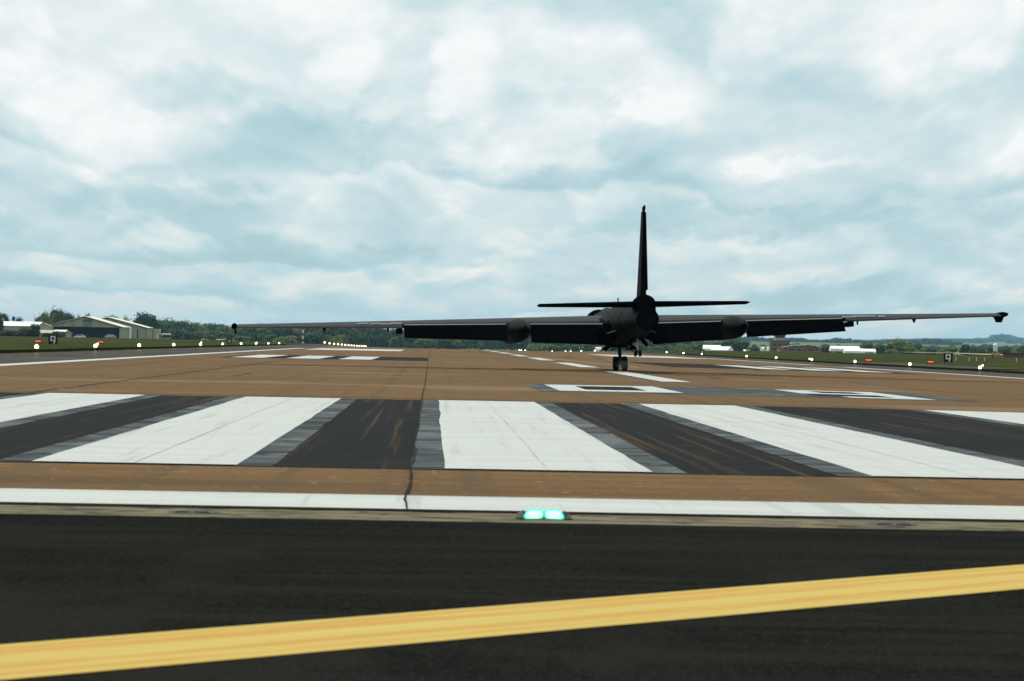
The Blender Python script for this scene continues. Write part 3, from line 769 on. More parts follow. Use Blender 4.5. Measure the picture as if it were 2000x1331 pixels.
FLAP_END = 8.95
for s in (-1, 1):
    st_in = [0.5, 1.5, 3.0, 4.5, 6.0, 7.5, FLAP_END]
    st_out = [FLAP_END, 10.5, 12.0, 13.5, 15.0, 15.45]
    w = MB().loft([wing_ring(s, a, 0.0, 0.7667) for a in st_in])
    w.loft([wing_ring(s, a, 0.0, 0.995) for a in st_out])
    w = w.build("wing", MAT['wingpaint'], AC)
    flap(s, 0.95, 3.86, R(46), "inboard_flap")
    flap(s, 4.80, FLAP_END - 0.08, R(43), "outboard_flap")
    # pale strip that paints in the glare along the flap hinge
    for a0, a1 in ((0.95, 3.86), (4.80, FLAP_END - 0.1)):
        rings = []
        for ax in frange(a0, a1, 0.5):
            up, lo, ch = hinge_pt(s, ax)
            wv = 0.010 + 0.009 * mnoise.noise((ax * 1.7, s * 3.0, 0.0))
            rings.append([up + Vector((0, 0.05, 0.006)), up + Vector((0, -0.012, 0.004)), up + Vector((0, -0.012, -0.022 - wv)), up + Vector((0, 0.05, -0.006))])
        MB().loft(rings, smooth=False).build("flap_glare_strip", MAT['slot'], w)
    # aileron hinge line and trailing bits
    for ax in (9.15, 9.55, 10.0, 10.5):
        chord, le, z, tc = wing_geom(ax)
        ring = foil(0.62, 0.66, tc)
        k = 0.68 + 0.07 * rnd.random()
        up = foil(0, k, tc)[12]
        y = le - up[0] * chord
        zz = z + up[1] * chord - (up[0] - 0.458) * chord * math.sin(INCF(ax))
        L = 0.12 + 0.18 * rnd.random()
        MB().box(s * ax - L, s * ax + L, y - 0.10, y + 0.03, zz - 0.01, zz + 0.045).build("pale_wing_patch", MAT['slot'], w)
    up, lo, ch = hinge_pt(s, FLAP_END + 0.12)
    MB().box(s * (FLAP_END + 0.12) - 0.10, s * (FLAP_END + 0.12) + 0.10, lo.y - 0.8, lo.y + 0.2, lo.z - 0.22, lo.z - 0.02).build("flap_actuator_fairing", MAT['matte2'], w)
    MB().tube((s * 9.5, lo.y + .1, lo.z - .14), (s * 9.5, lo.y + .1, lo.z + .05), .03, .05, 8).build("pogo_socket", MAT['matte2'], w)
    c12, l12, z12, t12 = wing_geom(12.0)
    MB().tube((s * 12.0, l12 - c12 * .5, z12 - .20), (s * 12.0, l12 - c12 * .5, z12), .03, .11, 8).build("underwing_knob", MAT['matte2'], w)
    # tip fairing with landing skid
    c, l, z, t = wing_geom(15.45)
    tp = MB().loft([ell(l + .5, z + .03, .02, .02, 14), ell(l + .2, z + .03, .12, .09, 14), ell(l - .5, z + .04, .17, .12, 14), ell(l - 1.3, z + .03, .15, .11, 14), ell(l - 1.85, z + .03, .05, .05, 14)]).v
    tip = MB()
    tip.loft([[(p[0] + s * 15.58, p[1], p[2]) for p in ell(*q, 14)] for q in ((l + .5, z + .03, .02, .02), (l + .2, z + .03, .09, .07), (l - .5, z + .03, .12, .11), (l - 1.3, z + .03, .12, .12), (l - 1.95, z + .03, .07, .07))])
    tip = tip.build("wingtip_fairing", MAT['matte2'], w)
    MB().plate([(s * 15.54, l - .1, z - .05), (s * 15.54, l - .45, z - .26), (s * 15.54, l - 1.2, z - .28), (s * 15.54, l - 1.6, z - .05)], 0.06).build("landing_skid", MAT['matte2'], tip)
    # wing pod
    prof = [(4.4, .03), (4.1, .16), (3.4, .31), (2.4, .42), (1.2, .465), (-1.6, .465), (-2.8, .43), (-3.7, .33), (-4.3, .22), (-4.62, .13), (-4.66, .10)]
    pod = MB().loft([ell(y, 1.66, r, r, 24, 2.0, s * 4.33) for y, r in prof]).build("wing_pod", MAT['matte'], AC)
    MB().loft([ell(-4.665, 1.66, .085, .085, 14, 2.0, s * 4.33), ell(-4.63, 1.66, .01, .01, 14, 2.0, s * 4.33)]).build("tail_vent", MAT['dark'], pod)
    MB().loft([[(s * 4.33 + x, y, z_) for x, z_ in ((-.18, 1.95), (.18, 1.95), (.14, 2.09), (-.14, 2.09))] for y in (-2.3, 0.6)], smooth=False).build("pod_pylon", MAT['matte'], pod)
    # root fillet
    MB().loft([ell(1.2, 1.93, .10, .10, 14, 2.0, s * .86), ell(.2, 1.98, .22, .22, 14, 2.0, s * .82), ell(-1.6, 1.96, .20, .22, 14, 2.0, s * .80), ell(-2.6, 1.88, .06, .12, 14, 2.0, s * .78)]).build("wing_root_fillet", MAT['matte'], w)

# tail
fair = MB().loft([ell(-4.9, 2.33, .05, .10, 18), ell(-5.5, 2.42, .22, .26, 18), ell(-6.3, 2.48, .34, .34, 18), ell(-7.5, 2.50, .37, .36, 18), ell(-8.15, 2.48, .33, .32, 18), ell(-8.35, 2.46, .24, .24, 18)]).build("tail_fairing", MAT['matte2'], AC)
MB().loft([[(-.36, y, 1.9), (.36, y, 1.9), (.34, y, 2.55), (-.34, y, 2.55)] for y in (-6.6, -8.05)], smooth=False).build("tail_saddle", MAT['matte2'], AC)


def tailfoil(k0, k1, tc, n=9):
    return foil(k0, k1, tc, 0.0, n)


for s in (-1, 1):
    rings = []
    for ax in (0.2, 1.4, 2.8, 4.0, 4.06):
        f = ax / 4.06
        chord = 1.95 + (1.0 - 1.95) * f
        le = -6.05 + (-6.75 + 6.05) * f
        k = 0.35 if ax > 4.05 else 1.0
        rings.append([(s * ax, le - fx * chord, 2.50 + fz * chord * k) for fx, fz in tailfoil(0, 0.995, 0.13)])
    MB().loft(rings).build("tailplane", MAT['matte2'], AC)


def fin_ring(f, k0, k1, defl=0.0):
    chord = 2.35 + (1.05 - 2.35) * f
    le = -5.75 + (-7.15 + 5.75) * f
    z = 2.72 + 3.3 * f
    tc = 0.12 + (0.10 - 0.12) * f
    out = []
    for fx, fz in tailfoil(k0, k1, tc):
        x, y = fz * chord, -(fx - 0.68) * chord
        if defl:
            x, y = x * math.cos(defl) - y * math.sin(defl), x * math.sin(defl) + y * math.cos(defl)
        out.append((x, le - 0.68 * chord + y, z))
    return out


fin = MB().loft([fin_ring(f, 0.0, 0.67) for f in (0, .25, .5, .75, .98, 1.0)]).build("tail_fin", MAT['matte'], AC)
MB().loft([fin_ring(f, 0.685, 0.995, R(4)) for f in (0.09, .3, .5, .75, .98)]).build("rudder", MAT['matte2'], AC)
MB().tube((0, -7.6, 5.98), (0, -7.75, 6.16), .05, .07, 8).tube((0, -7.75, 6.16), (.03, -7.8, 6.24), .05, .03, 8).build("fin_tip_beacon", MAT['matte2'], fin)
for z0, z1 in ((3.55, 3.9), (4.35, 4.85)):
    f = (z0 - 2.72) / 3.3
    r0, r1 = fin_ring(f, 0.30, 0.55), fin_ring((z1 - 2.72) / 3.3, 0.30, 0.55)
    a, c_ = r0[17], r0[10]
    d, e = r1[17], r1[10]
    MB().plate([Vector(a) + Vector((-.006, 0, 0)), Vector(c_) + Vector((-.006, 0, 0)), Vector(e) + Vector((-.006, 0, 0)), Vector(d) + Vector((-.006, 0, 0))], .004).build("fin_red_marking", MAT['red_mark'], fin)

# landing gear
g = MB().tube((0, 0, .42), (0, .02, 1.25), .062, .085, 12).tube((0, 0, .30), (0, 0, .46), .085, .075, 12)
g = g.build("main_gear_strut", MAT['steel'], AC)
MB().tube((-.30, 0, .305), (.30, 0, .305), .05, .05, 10).build("axle", MAT['steel'], g)
MB().tube((0, -.08, .55), (0, -.38, 1.12), .03, .03, 8).tube((-.03, .07, .5), (-.03, .42, 1.15), .03, .03, 8).build("drag_brace", MAT['steel'], g)
hose = MB()
for sx in (-1, 1):
    pts = [Vector((sx * (.05 + .30 * math.sin(k / 8 * math.pi) ** .7), .1, 1.10 - .20 * math.sin(k / 8 * math.pi) - .12 * (k / 8))) for k in range(9)]
    for p, q in zip(pts, pts[1:]):
        hose.tube(p, q, .018, .018, 6)
hose.build("brake_hose", MAT['dark'], g)


def wheel(x, y, z, r, w, name):
    prof = [(-.5, .55), (-.5, .86), (-.38, .97), (-.15, 1.0), (.15, 1.0), (.38, .97), (.5, .86), (.5, .55)]
    k = 28
    rings = [[(x + px * w, y + r * pr * math.cos(2 * math.pi * i / k), z + r * pr * math.sin(2 * math.pi * i / k)) for i in range(k)] for px, pr in prof]
    o = MB().loft(rings, cap=False).build(name, MAT['tyre'], AC)
    MB().tube((x - w * .42, y, z), (x + w * .42, y, z), r * .56, r * .56, 20).build("rim", MAT['steel'], o)
    return o


for sx in (-1, 1):
    wheel(sx * .177, 0, .302, .302, .205, "main_wheel")
tg = MB().tube((0, -5.3, .63), (0, -5.25, 1.3), .03, .035, 10).tube((-.1, -5.3, .625), (.1, -5.3, .625), .025, .025, 8).build("tail_gear_strut", MAT['alloy'], AC)
MB().box(-.15, .15, -5.42, -5.18, .70, .76).build("tail_wheel_fork", MAT['steel'], tg)
for sx in (-1, 1):
    wheel(sx * .09, -5.3, .625, .115, .10, "tail_wheel")

# doors and air brakes
for sx in (-1, 1):
    MB().plate([(sx * .30, 1.5, 1.12), (sx * .30, -.9, 1.10), (sx * .62, -.8, .88), (sx * .66, -.3, .80), (sx * .60, .2, .90), (sx * .66, 1.0, .82), (sx * .58, 1.4, .9)], .03).build("main_gear_door", MAT['matte2'], AC)
    MB().plate([(sx * .16, -4.6, 1.26), (sx * .16, -5.7, 1.26), (sx * .34, -5.65, 1.02), (sx * .30, -4.7, 1.02)], .03).build("tail_gear_door", MAT['matte2'], AC)
    br = MB().plate([(sx * .72, -3.1, 1.86), (sx * .52, -3.1, 1.28), (sx * 1.02, -3.85, .98), (sx * 1.22, -3.95, 1.05), (sx * 1.36, -3.95, 1.12), (sx * 1.40, -3.9, 1.62)], .05).build("air_brake", MAT['matte2'], AC)
    MB().tube((sx * .66, -3.9, 1.56), (sx * .98, -3.6, 1.46), .022, .022, 8).build("brake_actuator", MAT['dull'], br)
    MB().plate([(sx * .55, -2.5, 1.18), (sx * .55, -3.0, 1.16), (sx * .78, -2.95, .98), (sx * .70, -2.55, .95)], .03).build("bay_door", MAT['matte2'], AC)
MB().box(-.42, .42, -.7, 1.3, .98, 1.10).build("gear_bay", MAT['dark'], AC)
MB().box(.20, .30, -1.0, -.9, .93, 1.02).build("red_cover_tag", MAT['pink'], AC)
MB().box(-.012, .012, .2, .42, 2.6, 2.98).build("antenna_mast", MAT['matte2'], AC)
MB().tube((-.2, -1.6, .98), (-.2, -1.6, .80), .03, .015, 8).build("belly_antenna", MAT['matte2'], AC)

# tyre smoke at the touchdown point
sm_m = bpy.data.materials.new("thin_tyre_smoke")
sm_m.use_nodes = True
T = sm_m.node_tree
T.nodes.remove(T.nodes["Principled BSDF"])
pv = NN(T, "ShaderNodeVolumePrincipled")
pv.inputs["Color"].default_value = (0.70, 0.84, 0.96, 1)
tcn = NN(T, "ShaderNodeTexCoord")
ln = NN(T, "ShaderNodeVectorMath", operation='LENGTH')
T.links.new(tcn.outputs["Object"], ln.inputs[0])
edge = SMOOTH(T, ln.outputs["Value"], 0.25, 0.98, 1.0, 0.0)
T.links.new(M(T, 'MULTIPLY', edge, M(T, 'MULTIPLY', SMOOTH(T, NOISE(T, tcn.outputs["Object"], 2.2, 5.0, 0.65), 0.38, 0.66), 2.8)), pv.inputs["Density"])
T.links.new(pv.outputs[0], T.nodes["Material Output"].inputs["Volume"])
o = MB().sphere((0, 0, 0), 1.0, 1.0, 24, 16).build("tyre_smoke", sm_m)
o.location = (7.72, 124.9, .27)
o.scale = (.36, .7, .26)
tag(o, "thin bluish smoke puffing between the twin main wheels", "smoke", kind='stuff')

# ------------------------------------------------------------------ lights and signs beside the runway
def inset_light(loc, label, lit):
    t = thing("inset_light", label, "runway light", loc, 0.0, "lights set into the concrete strip")
    k = 24
    prof = [(.165, 0.0), (.16, .003), (.13, .005), (.10, .012 if lit else .007), (.02, .016 if lit else .008)]
    MB().loft([[(r * math.cos(2 * math.pi * i / k), r * math.sin(2 * math.pi * i / k), z) for i in range(k)] for r, z in prof]).build("housing", MAT['cast'], t)
    for s in (-1, 1):
        def blob(cx, cz, hx, hz, y, th, skew):
            pts = []
            for k in range(20):
                a = 2 * math.pi * k / 20
                c_, s_ = math.cos(a), math.sin(a)
                X = hx * math.copysign(abs(c_) ** .6, c_)
                Z = hz * math.copysign(abs(s_) ** .6, s_)
                pts.append((cx + X - skew * Z * (1 if X * s > 0 else .2), y + .35 * Z, cz + Z))
            return MB().plate(pts, th)
        blob(s * .058, .030 if lit else .007, .047, .021 if lit else .006, -.118, .010 if lit else .003, s * .55).build("lens", MAT['green_lamp'] if lit else MAT['window'], t)
        if lit:
            blob(s * .058, .031, .057, .030, -.108, .006, s * .55).build("lens_halo", MAT['green_halo'], t)  # wider glowing plate added as the lens's green halo
    for s in ((-1, 1) if lit else ()):
        MB().plate([(s * .125, -.15, .002), (s * .17, -.10, .002), (s * .15, .0, .03), (s * .12, -.07, .046)], .012).build("light_guide", MAT['cast'], t)
    return t


p = P(1061, 1011, 19.05)
lit_light = inset_light((p.x, 19.05, zg(p.x, 19) - 0.002), "inset threshold light with two glowing green lenses in the concrete strip", True)
lit_light.scale = (1.02, 1.02, 1.08)
p = P(378, 1000, 19.05)
inset_light((p.x, 19.05, zg(p.x, 19) - 0.002), "unlit inset light in the concrete strip, left of the crack in the white bar", False)
p = P(1741, 1013, 19.05)
inset_light((p.x, 19.05, zg(p.x, 19) - 0.002), "unlit inset light in the concrete strip, right of the glowing green one", False)


def edge_light(r=0.135):
    t = thing("edge_light", "edge light", "runway light", (0, 0, 0))
    MB().tube((0, 0, 0), (0, 0, .05), .16, .12, 14).build("base", MAT['fixture'], t)
    MB().tube((0, 0, .05), (0, 0, .16), .035, .035, 8).build("stem", MAT['yellow_cap'], t)
    MB().tube((0, 0, .12), (0, 0, .19), .09, r * 0.9, 14).build("lamp_holder", MAT['fixture'], t)
    MB().sphere((0, 0, .30), r, r, 16, 10, z0=-.72).build("lamp_glass", MAT['white_lamp'], t)
    MB().tube((0, 0, .30 + r * .9), (0, 0, .30 + r * 1.5), r * .8, r * .4, 10).build("top_cap", MAT['yellow_cap'], t)
    return t


proto = edge_light()
ORD = ["first", "second", "third", "fourth", "fifth", "sixth", "seventh", "eighth", "ninth", "tenth", "eleventh", "twelfth", "thirteenth"]
used = [False]


def put_light(x, y, label, group, scale=1.0, z=None):
    o = copy_tree(proto) if used[0] else proto
    used[0] = True
    o.location = (x, y, zg(x, y) + 0.03 if z is None else z)
    o.scale = (scale,) * 3
    tag(o, label, "runway light", group)
    return o


LX = -22.6
for k, px in enumerate((75, 189, 274, 341, 393, 436, 472, 501, 525, 546)):
    y = LX * FPX / (px - 843)
    put_light(LX, y, "white edge light on the left grass verge, %s from the photo's left border" % ORD[k], "edge lights along the left verge", 0.92 if k < 8 else 0.85)
for k in range(14):
    y = 655 + 31.5 * k
    put_light(LX, y, "distant white edge light in the close row left of the runway's far end", "far row of edge lights", 1.45)
for k, px in enumerate((190, 393, 501)):
    yy = (262, 420, 500)[k]
    q = P(px, 673, yy)
    put_light(q.x, yy, "small white light on the left grass, behind the %s edge light of the left verge" % ("second", "fifth", "eighth")[k], "small lights behind the left edge lights", 0.75)
RX = 36.4
for k, px in enumerate((1919, 1781, 1673, 1588, 1518, 1460, 1372, 1336, 1303)):
    y = RX * FPX / (px - 843)
    put_light(RX, y, "white edge light on the right verge, %s from the photo's right border" % ORD[k], "edge lights along the right verge", 0.82)
for k, px in enumerate((1919, 1581)):
    yy = (250, 330)[k]
    q = P(px, 716, yy)
    put_light(q.x, yy, "small white light on the right grass behind the %s edge light from the right border" % ("first", "fourth")[k], "small lights behind the right edge lights", 0.6)
for k, px in enumerate((1177, 1162, 1136, 1115, 1105, 1079)):
    y = RX * FPX / (px - 843)
    put_light(RX, y, "distant white edge light beyond the aircraft's main wheels, %s from the wheels" % ORD[k], "far edge lights under the left wing", 1.15)
for k, px in enumerate((1026, 1018, 1014)):
    q = P(px, 680, 1150)
    put_light(q.x, 1150, "tiny white light at the far end below the left wing pod, %s from right" % ORD[k], "tiny lights at the far end", 1.5)


def stroke_poly(mb, pts, y, m=0):
    mb.plate([(x, y, z) for x, z in pts], 0.012, m)


def number_sign(px, base_y, Y, label, digit, scale=1.0, group=None):
    q = P(px, base_y, Y)
    z0 = zg(q.x, Y) + 0.03
    t = thing("distance_sign", label, "sign", (q.x, Y, z0), 0.0, group)
    w, h = 0.44 * scale, 0.90 * scale
    up = max(0.04, q.z - z0)
    MB().box(-w, w, -.06, .10, up, up + h).build("sign_board", MAT['sign_black'], t)
    for s in (-1, 1):
        MB().box(s * w * .7 - .03, s * w * .7 + .03, .0, .06, -.1, up).build("post", MAT['fixture'], t)
    if digit:
        b = MB()
        sh = {"9": [[(-.24, .78), (.24, .78), (.24, .66), (-.24, .66)], [(-.24, .66), (-.12, .66), (-.12, .40), (-.24, .40)], [(-.24, .40), (.12, .40), (.12, .29), (-.24, .29)],
                    [(.12, .66), (.24, .66), (.24, .22), (.12, .22)], [(.12, .22), (.24, .22), (.16, .06), (.02, .06)]],
              "7": [[(-.24, .78), (.24, .78), (.24, .64), (-.24, .64)], [(.08, .64), (.24, .64), (.04, .08), (-.12, .08)]],
              "8": [[(-.22, .78), (.22, .78), (.22, .66), (-.22, .66)], [(-.22, .22), (.22, .22), (.22, .10), (-.22, .10)], [(-.22, .66), (-.10, .66), (-.10, .22), (-.22, .22)],
                    [(.10, .66), (.22, .66), (.22, .22), (.10, .22)], [(-.10, .50), (.10, .50), (.10, .40), (-.10, .40)]],
              "box": [[(-.2, .66), (.2, .66), (.2, .56), (-.2, .56)], [(-.2, .32), (.2, .32), (.2, .22), (-.2, .22)], [(-.2, .56), (-.1, .56), (-.1, .32), (-.2, .32)], [(.1, .56), (.2, .56), (.2, .32), (.1, .32)]]}[digit]
        for poly in sh:
            b.plate([(x * scale, -.068, up + z * scale) for x, z in poly], .012)
        b.build("sign_digit", MAT['sign_white'], t)
    return t


number_sign(103.3, 673.5, 300, "black sign board with white number 9 on the left grass", "9")
number_sign(1851.5, 708, 300, "black sign board with white number 9 on the right grass", "9")
number_sign(448, 671, 470, "small black sign with a white square mark, below the left wing tip", "box", 0.75)
number_sign(575, 672, 700, "small black sign with a white 7 beside the striped mast", "7", 0.8)
number_sign(1371, 693, 420, "black sign with a white mark behind a right edge light, left of the white tents", "box", 0.75)
number_sign(1131, 684, 700, "small dark sign with a pale mark under the left inboard flap", "7", 0.8)
number_sign(637, 674, 720, "tiny dark sign left of the far row of edge lights", "box", 0.6)


def papi(px, py, Y, label):
    q = P(px, py, Y)
    z0 = zg(q.x, Y) + .03
    h = max(.25, q.z - z0)
    t = thing("approach_light_box", label, "light box", (q.x, Y, z0), 0.0, "red approach light boxes")
    MB().box(-.31, .31, -.2, .4, h - .11, h + .11).build("housing", MAT['red_box'], t)
    for k in (-1, 0, 1):
        MB().tube((k * .19, -.215, h), (k * .19, -.19, h), .06, .06, 12).build("red_lens", MAT['red_lamp'], t)
    for a in (-.25, .25):
        for c in (-.12, .3):
            MB().tube((a, c, -.1), (a, c, h - .11), .02, .02, 6).build("leg", MAT['fixture'], t)


papi(75, 667, 318, "red box of three lit lamps left of the left number 9 sign")
papi(197, 669, 335, "red box of three lit lamps behind the second edge light of the left verge")
papi(1817, 707, 290, "red box of three lit lamps beside the right number 9 sign")
papi(1696, 703.5, 300, "orange red box of three lit lamps right of the centre of the right verge")

# ------------------------------------------------------------------ buildings
def hangar(name, label, x0, x1, Y, base, eave, apex, depth, door=None, m_wall=None, m_roof=None):
    cx, hw = (x0 + x1) / 2, (x1 - x0) / 2
    t = thing(name, label, "hangar", (cx, Y, base))
    mw, mr = m_wall or MAT['clad'], m_roof or MAT['roofpale']
    b = MB()
    prof = [(-hw, 0), (-hw, eave), (0, apex), (hw, eave), (hw, 0)]
    if door:
        a, c, h = door
        b.add([(-hw, 0, 0), (a, 0, 0), (a, 0, h), (c, 0, h), (c, 0, 0), (hw, 0, 0), (hw, 0, eave), (0, 0, apex), (-hw, 0, eave)], [(0, 1, 2, 3, 4, 5, 6, 7, 8)])
    else:
        b.add([(x, 0, z) for x, z in prof], [tuple(range(5))])
    b.add([(x, depth, z) for x, z in prof], [tuple(range(5))])
    for s in (-1, 1):
        b.add([(s * hw, 0, 0), (s * hw, depth, 0), (s * hw, depth, eave), (s * hw, 0, eave)], [(0, 1, 2, 3)])
    b.build("wall", mw, t)
    rf = MB()
    for s in (-1, 1):
        rf.plate([(0, -.35, apex + .12), (s * (hw + .4), -.35, eave + .02), (s * (hw + .4), depth + .3, eave + .02), (0, depth + .3, apex + .12)], .18)
    rf = rf.build("roof", mr, t)
    tr = MB()
    for s in (-1, 1):
        tr.plate([(0, -.40, apex - .02), (s * (hw + .4), -.40, eave - .12), (s * (hw + .4), -.40, eave - .34), (0, -.40, apex - .26)], .06)
    tr.build("verge_trim", MAT['darkroof'], rf)
    # corrugated pilasters on the front
    n = 18
    for i in range(n + 1):
        x = -hw + 2 * hw * i / n
        top = eave + (apex - eave) * (1 - abs(x) / hw) - .3
        lo = door[2] + .15 if door and door[0] - .1 < x < door[1] + .1 else 0
        MB().box(x - .12, x + .12, -.09, -.003, lo, top).build("cladding_rib", MAT['clad2'] if i % 3 else mw, t)
    if door:
        a, c, h = door
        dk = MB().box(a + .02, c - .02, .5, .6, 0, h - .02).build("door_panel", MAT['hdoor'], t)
        for i in range(1, 6):
            x = a + (c - a) * i / 6
            MB().box(x - .06, x + .06, .42, .5, 0, h - .05).build("door_rib", MAT['fixture'], dk)
        MB().box(a, c, -.05, .4, h, h + .18).build("door_lintel", MAT['darkroof'], t)
    return t


def gx(px, Y):
    return (px - 843) / FPX * Y


HY, HB = 1200, P(200, 661, 1200).z
mpp = HY / FPX
h1 = hangar("hangar", "large weathered pale green hangar with a wide dark doorway", gx(95, HY), gx(240, HY), HY, HB - .6, 22.0 * mpp + .6, 41.5 * mpp + .6, 33,
            door=(gx(107, HY) - (gx(95, HY) + gx(240, HY)) / 2, gx(235, HY) - (gx(95, HY) + gx(240, HY)) / 2, 21.5 * mpp + .4))
cxh = (gx(95, HY) + gx(240, HY)) / 2
xa, xb = gx(164, HY) - cxh, gx(180, HY) - cxh
vt = MB()
arch = [(xa, 22.2 * mpp + .6), (xb, 22.2 * mpp + .6), (xb, 31 * mpp + .6)] + [((xa + xb) / 2 + (xb - xa) / 2 * math.cos(R(a)), 31 * mpp + .6 + 3.2 * mpp * math.sin(R(a))) for a in (30, 60, 90, 120, 150)] + [(xa, 31 * mpp + .6)]
vt.plate([(x, -.16, z) for x, z in arch], .12)
vt = vt.build("arched_vent_panel", mat("green_grey_vent", (0.13, 0.15, 0.12), 0.8, 0.1), h1)
for k in range(6):
    MB().box(xa + .1, xb - .1, -.26, -.22, 22.6 * mpp + .6 + k * .3, 22.6 * mpp + .72 + k * .3).build("vent_slat", MAT['clad'], vt)
MB().plate([(x * 1.0 + ((xa + xb) / 2 - x) * -.16, -.13, z + .35) for x, z in arch[2:]], .05).build("vent_frame", MAT['darkroof'], vt)
MB().tube((gx(257, HY) - cxh, -.6, 0), (gx(257, HY) - cxh, -.6, 22 * mpp + .6), .32, .32, 10).build("downpipe", MAT['mast_white'], h1)

HY2 = 1250
hangar("hangar", "second pale hangar behind the big doorway one, cream roof and narrow dark door gap", gx(212, HY2) - 15.7, gx(212, HY2) + 15.7, HY2, P(280, 663, HY2).z - .5, 22.2 * HY2 / FPX + .5, 40.8 * HY2 / FPX + .5, 27,
       door=(gx(269, HY2) - gx(212, HY2), gx(271.5, HY2) - gx(212, HY2), 4.4), m_wall=MAT['clad'])
HY3 = 1292
t = thing("annex", "narrow pale annex with a white door strip at the hangars' right end", "building", (gx(306, HY3), HY3, P(306, 663.5, HY3).z - .3))
hw = 4.7 * HY3 / FPX
hh = 20.5 * HY3 / FPX
MB().box(-hw, hw, 0, 12, 0, hh).build("wall", MAT['clad2'], t)
MB().box(-hw - .15, hw + .15, -.15, 12.2, hh + .003, hh + .25).build("roof", MAT['roofpale'], t)
MB().box(hw * .45, hw * .9, -.08, -.003, 0, hh * .55).build("door", MAT['mast_white'], t)
t = thing("roof_tank", "square cream water tank rising behind the hangar roofs", "tank", (gx(249, 1340), 1340, -1.5))
MB().box(-1.0, 1.0, -1, 1, 8.4, 9.6).build("tank_body", MAT['cream'], t)
for a in (-.85, .85):
    for c in (-.85, .85):
        MB().box(a - .1, a + .1, c - .1, c + .1, 0, 8.4).build("leg", MAT['steel'], t)


def shed(name, label, px0, px1, ybase, Y, hpx_e, hpx_a, depth, rz, m_wall, m_roof, cat="building", windows=0):
    w = (px1 - px0) * Y / FPX / 2
    q = P((px0 + px1) / 2, ybase, Y)
    t = thing(name, label, cat, (q.x, Y, q.z - .3), rz)
    e, a = hpx_e * Y / FPX + .3, hpx_a * Y / FPX + .3
    MB().loft([[(x, -depth / 2, 0), (x, depth / 2, 0), (x, depth / 2, e), (x, 0, a), (x, -depth / 2, e)] for x in (-w, w)], smooth=False).build("wall", m_wall, t)
    rf = MB()
    for s in (-1, 1):
        rf.plate([(-w - .25, 0, a + .1), (w + .25, 0, a + .1), (w + .25, s * (depth / 2 + .3), e + .02), (-w - .25, s * (depth / 2 + .3), e + .02)], .14)
    rf.build("roof", m_roof, t)
    for k in range(windows):
        x = -w + 2 * w * (k + .5) / windows
        wd = MB().box(x - w / windows * .5, x + w / windows * .5, -depth / 2 - .06, -depth / 2 - .003, e * .35, e * .75).build("window", MAT['window'], t)
        MB().box(x - w / windows * .55, x + w / windows * .55, -depth / 2 - .16, -depth / 2 - .003, e * .31, e * .345).build("sill", MAT['cream'], wd)
    return t


shed("long_building", "long low building with bright white roof at the photo's left border", -4, 84, 657, 1130, 19.5, 27.5, 9, R(-14), MAT['clad'], MAT['roofwhite'])
t = shed("gabled_block", "cream gable block with a dark strip window between white roof and hangar", 74, 100, 659, 1128, 20.5, 26.5, 5, R(90), MAT['cream'], MAT['clad'])
MB().box(-1.5, 1.5, -2.6, -2.55, 2.4, 3.1).build("strip_window", MAT['window'], t)
shed("low_shed", "low cream roofed shed in front of the gable block", 73, 108, 659, 1085, 7.5, 13, 5, 0, MAT['cream'], MAT['cream'])
shed("low_shed", "low pale shed behind the round bush by the hangar doorway", 106, 134, 659, 1080, 7, 13.5, 5, R(-30), MAT['clad2'], MAT['roofpale'])
shed("low_block", "low grey building just right of the hangars", 311, 333, 661, 1300, 7, 8.5, 6, 0, MAT['clad'], MAT['clad'])
t = thing("boom_mast", "thin leaning mast above the white roofed building", "mast", (gx(71, 1180), 1180, -1))
MB().tube((0, 0, 0), (0, 0, 7.5), .09, .07, 8).tube((0, 0, 7.4), (-.75, 0, 10.6), .06, .03, 6).build("pole", MAT['fixture'], t)
t = thing("chimney_stack", "cream brick chimney stack left of the white roof", "chimney", (gx(6, 1140), 1140, -1))
MB().box(-.9, .9, -.5, .5, 0, 7.3).box(-1.0, 1.0, -.6, .6, 7.303, 7.45).build("stack", MAT['cream'], t)

# grass-covered shelter left of the wing tip
for px0, px1, lab in ((390, 409, "short pale grass-topped shelter mound left of the wing tip"), (414, 463, "long pale grass-topped shelter mound beneath the left wing tip")):
    Y = 900
    q = P((px0 + px1) / 2, 668, Y)
    w = (px1 - px0) / 2 * Y / FPX
    t = thing("shelter_mound", lab, "shelter", (q.x, Y, q.z - .4))
    rings = []
    for k in range(13):
        a = math.pi * k / 12
        rings.append([(-w * math.cos(a), -2.5 + 5 * j / 4, .05 + 1.25 * math.sin(a) ** .6 * (0.85 + .15 * math.sin(j * 2.0 + k))) for j in range(5)])
    MB().loft(rings, closed=False, cap=False).build("mound", mat("pale_dry_turf", (0.20, 0.21, 0.085), 0.95, 0.05), t)
    MB().box(-w * .3, w * .3, -2.62, -2.5, 0, .7).build("entrance", MAT['fixture'], t)

# striped mast
t = thing("striped_mast", "red and white lattice mast in front of the left treeline", "mast", (gx(592, 1000), 1000, zg(gx(592, 1000), 1000)))
for k in range(7):
    b = MB()
    z0, z1 = k * .95, (k + 1) * .95 - .004
    r0 = .30 - .02 * k
    for a in range(3):
        ca, sa = math.cos(a * 2.094 + .4), math.sin(a * 2.094 + .4)
        cb, sb = math.cos((a + 1) * 2.094 + .4), math.sin((a + 1) * 2.094 + .4)
        b.tube((r0 * ca, r0 * sa, z0), (r0 * ca, r0 * sa, z1), .07, .07, 6)
        b.tube((r0 * ca, r0 * sa, z0), (r0 * cb, r0 * sb, z1), .05, .05, 5)
    b.build("mast_section", MAT['mast_red'] if k % 2 else MAT['mast_white'], t)


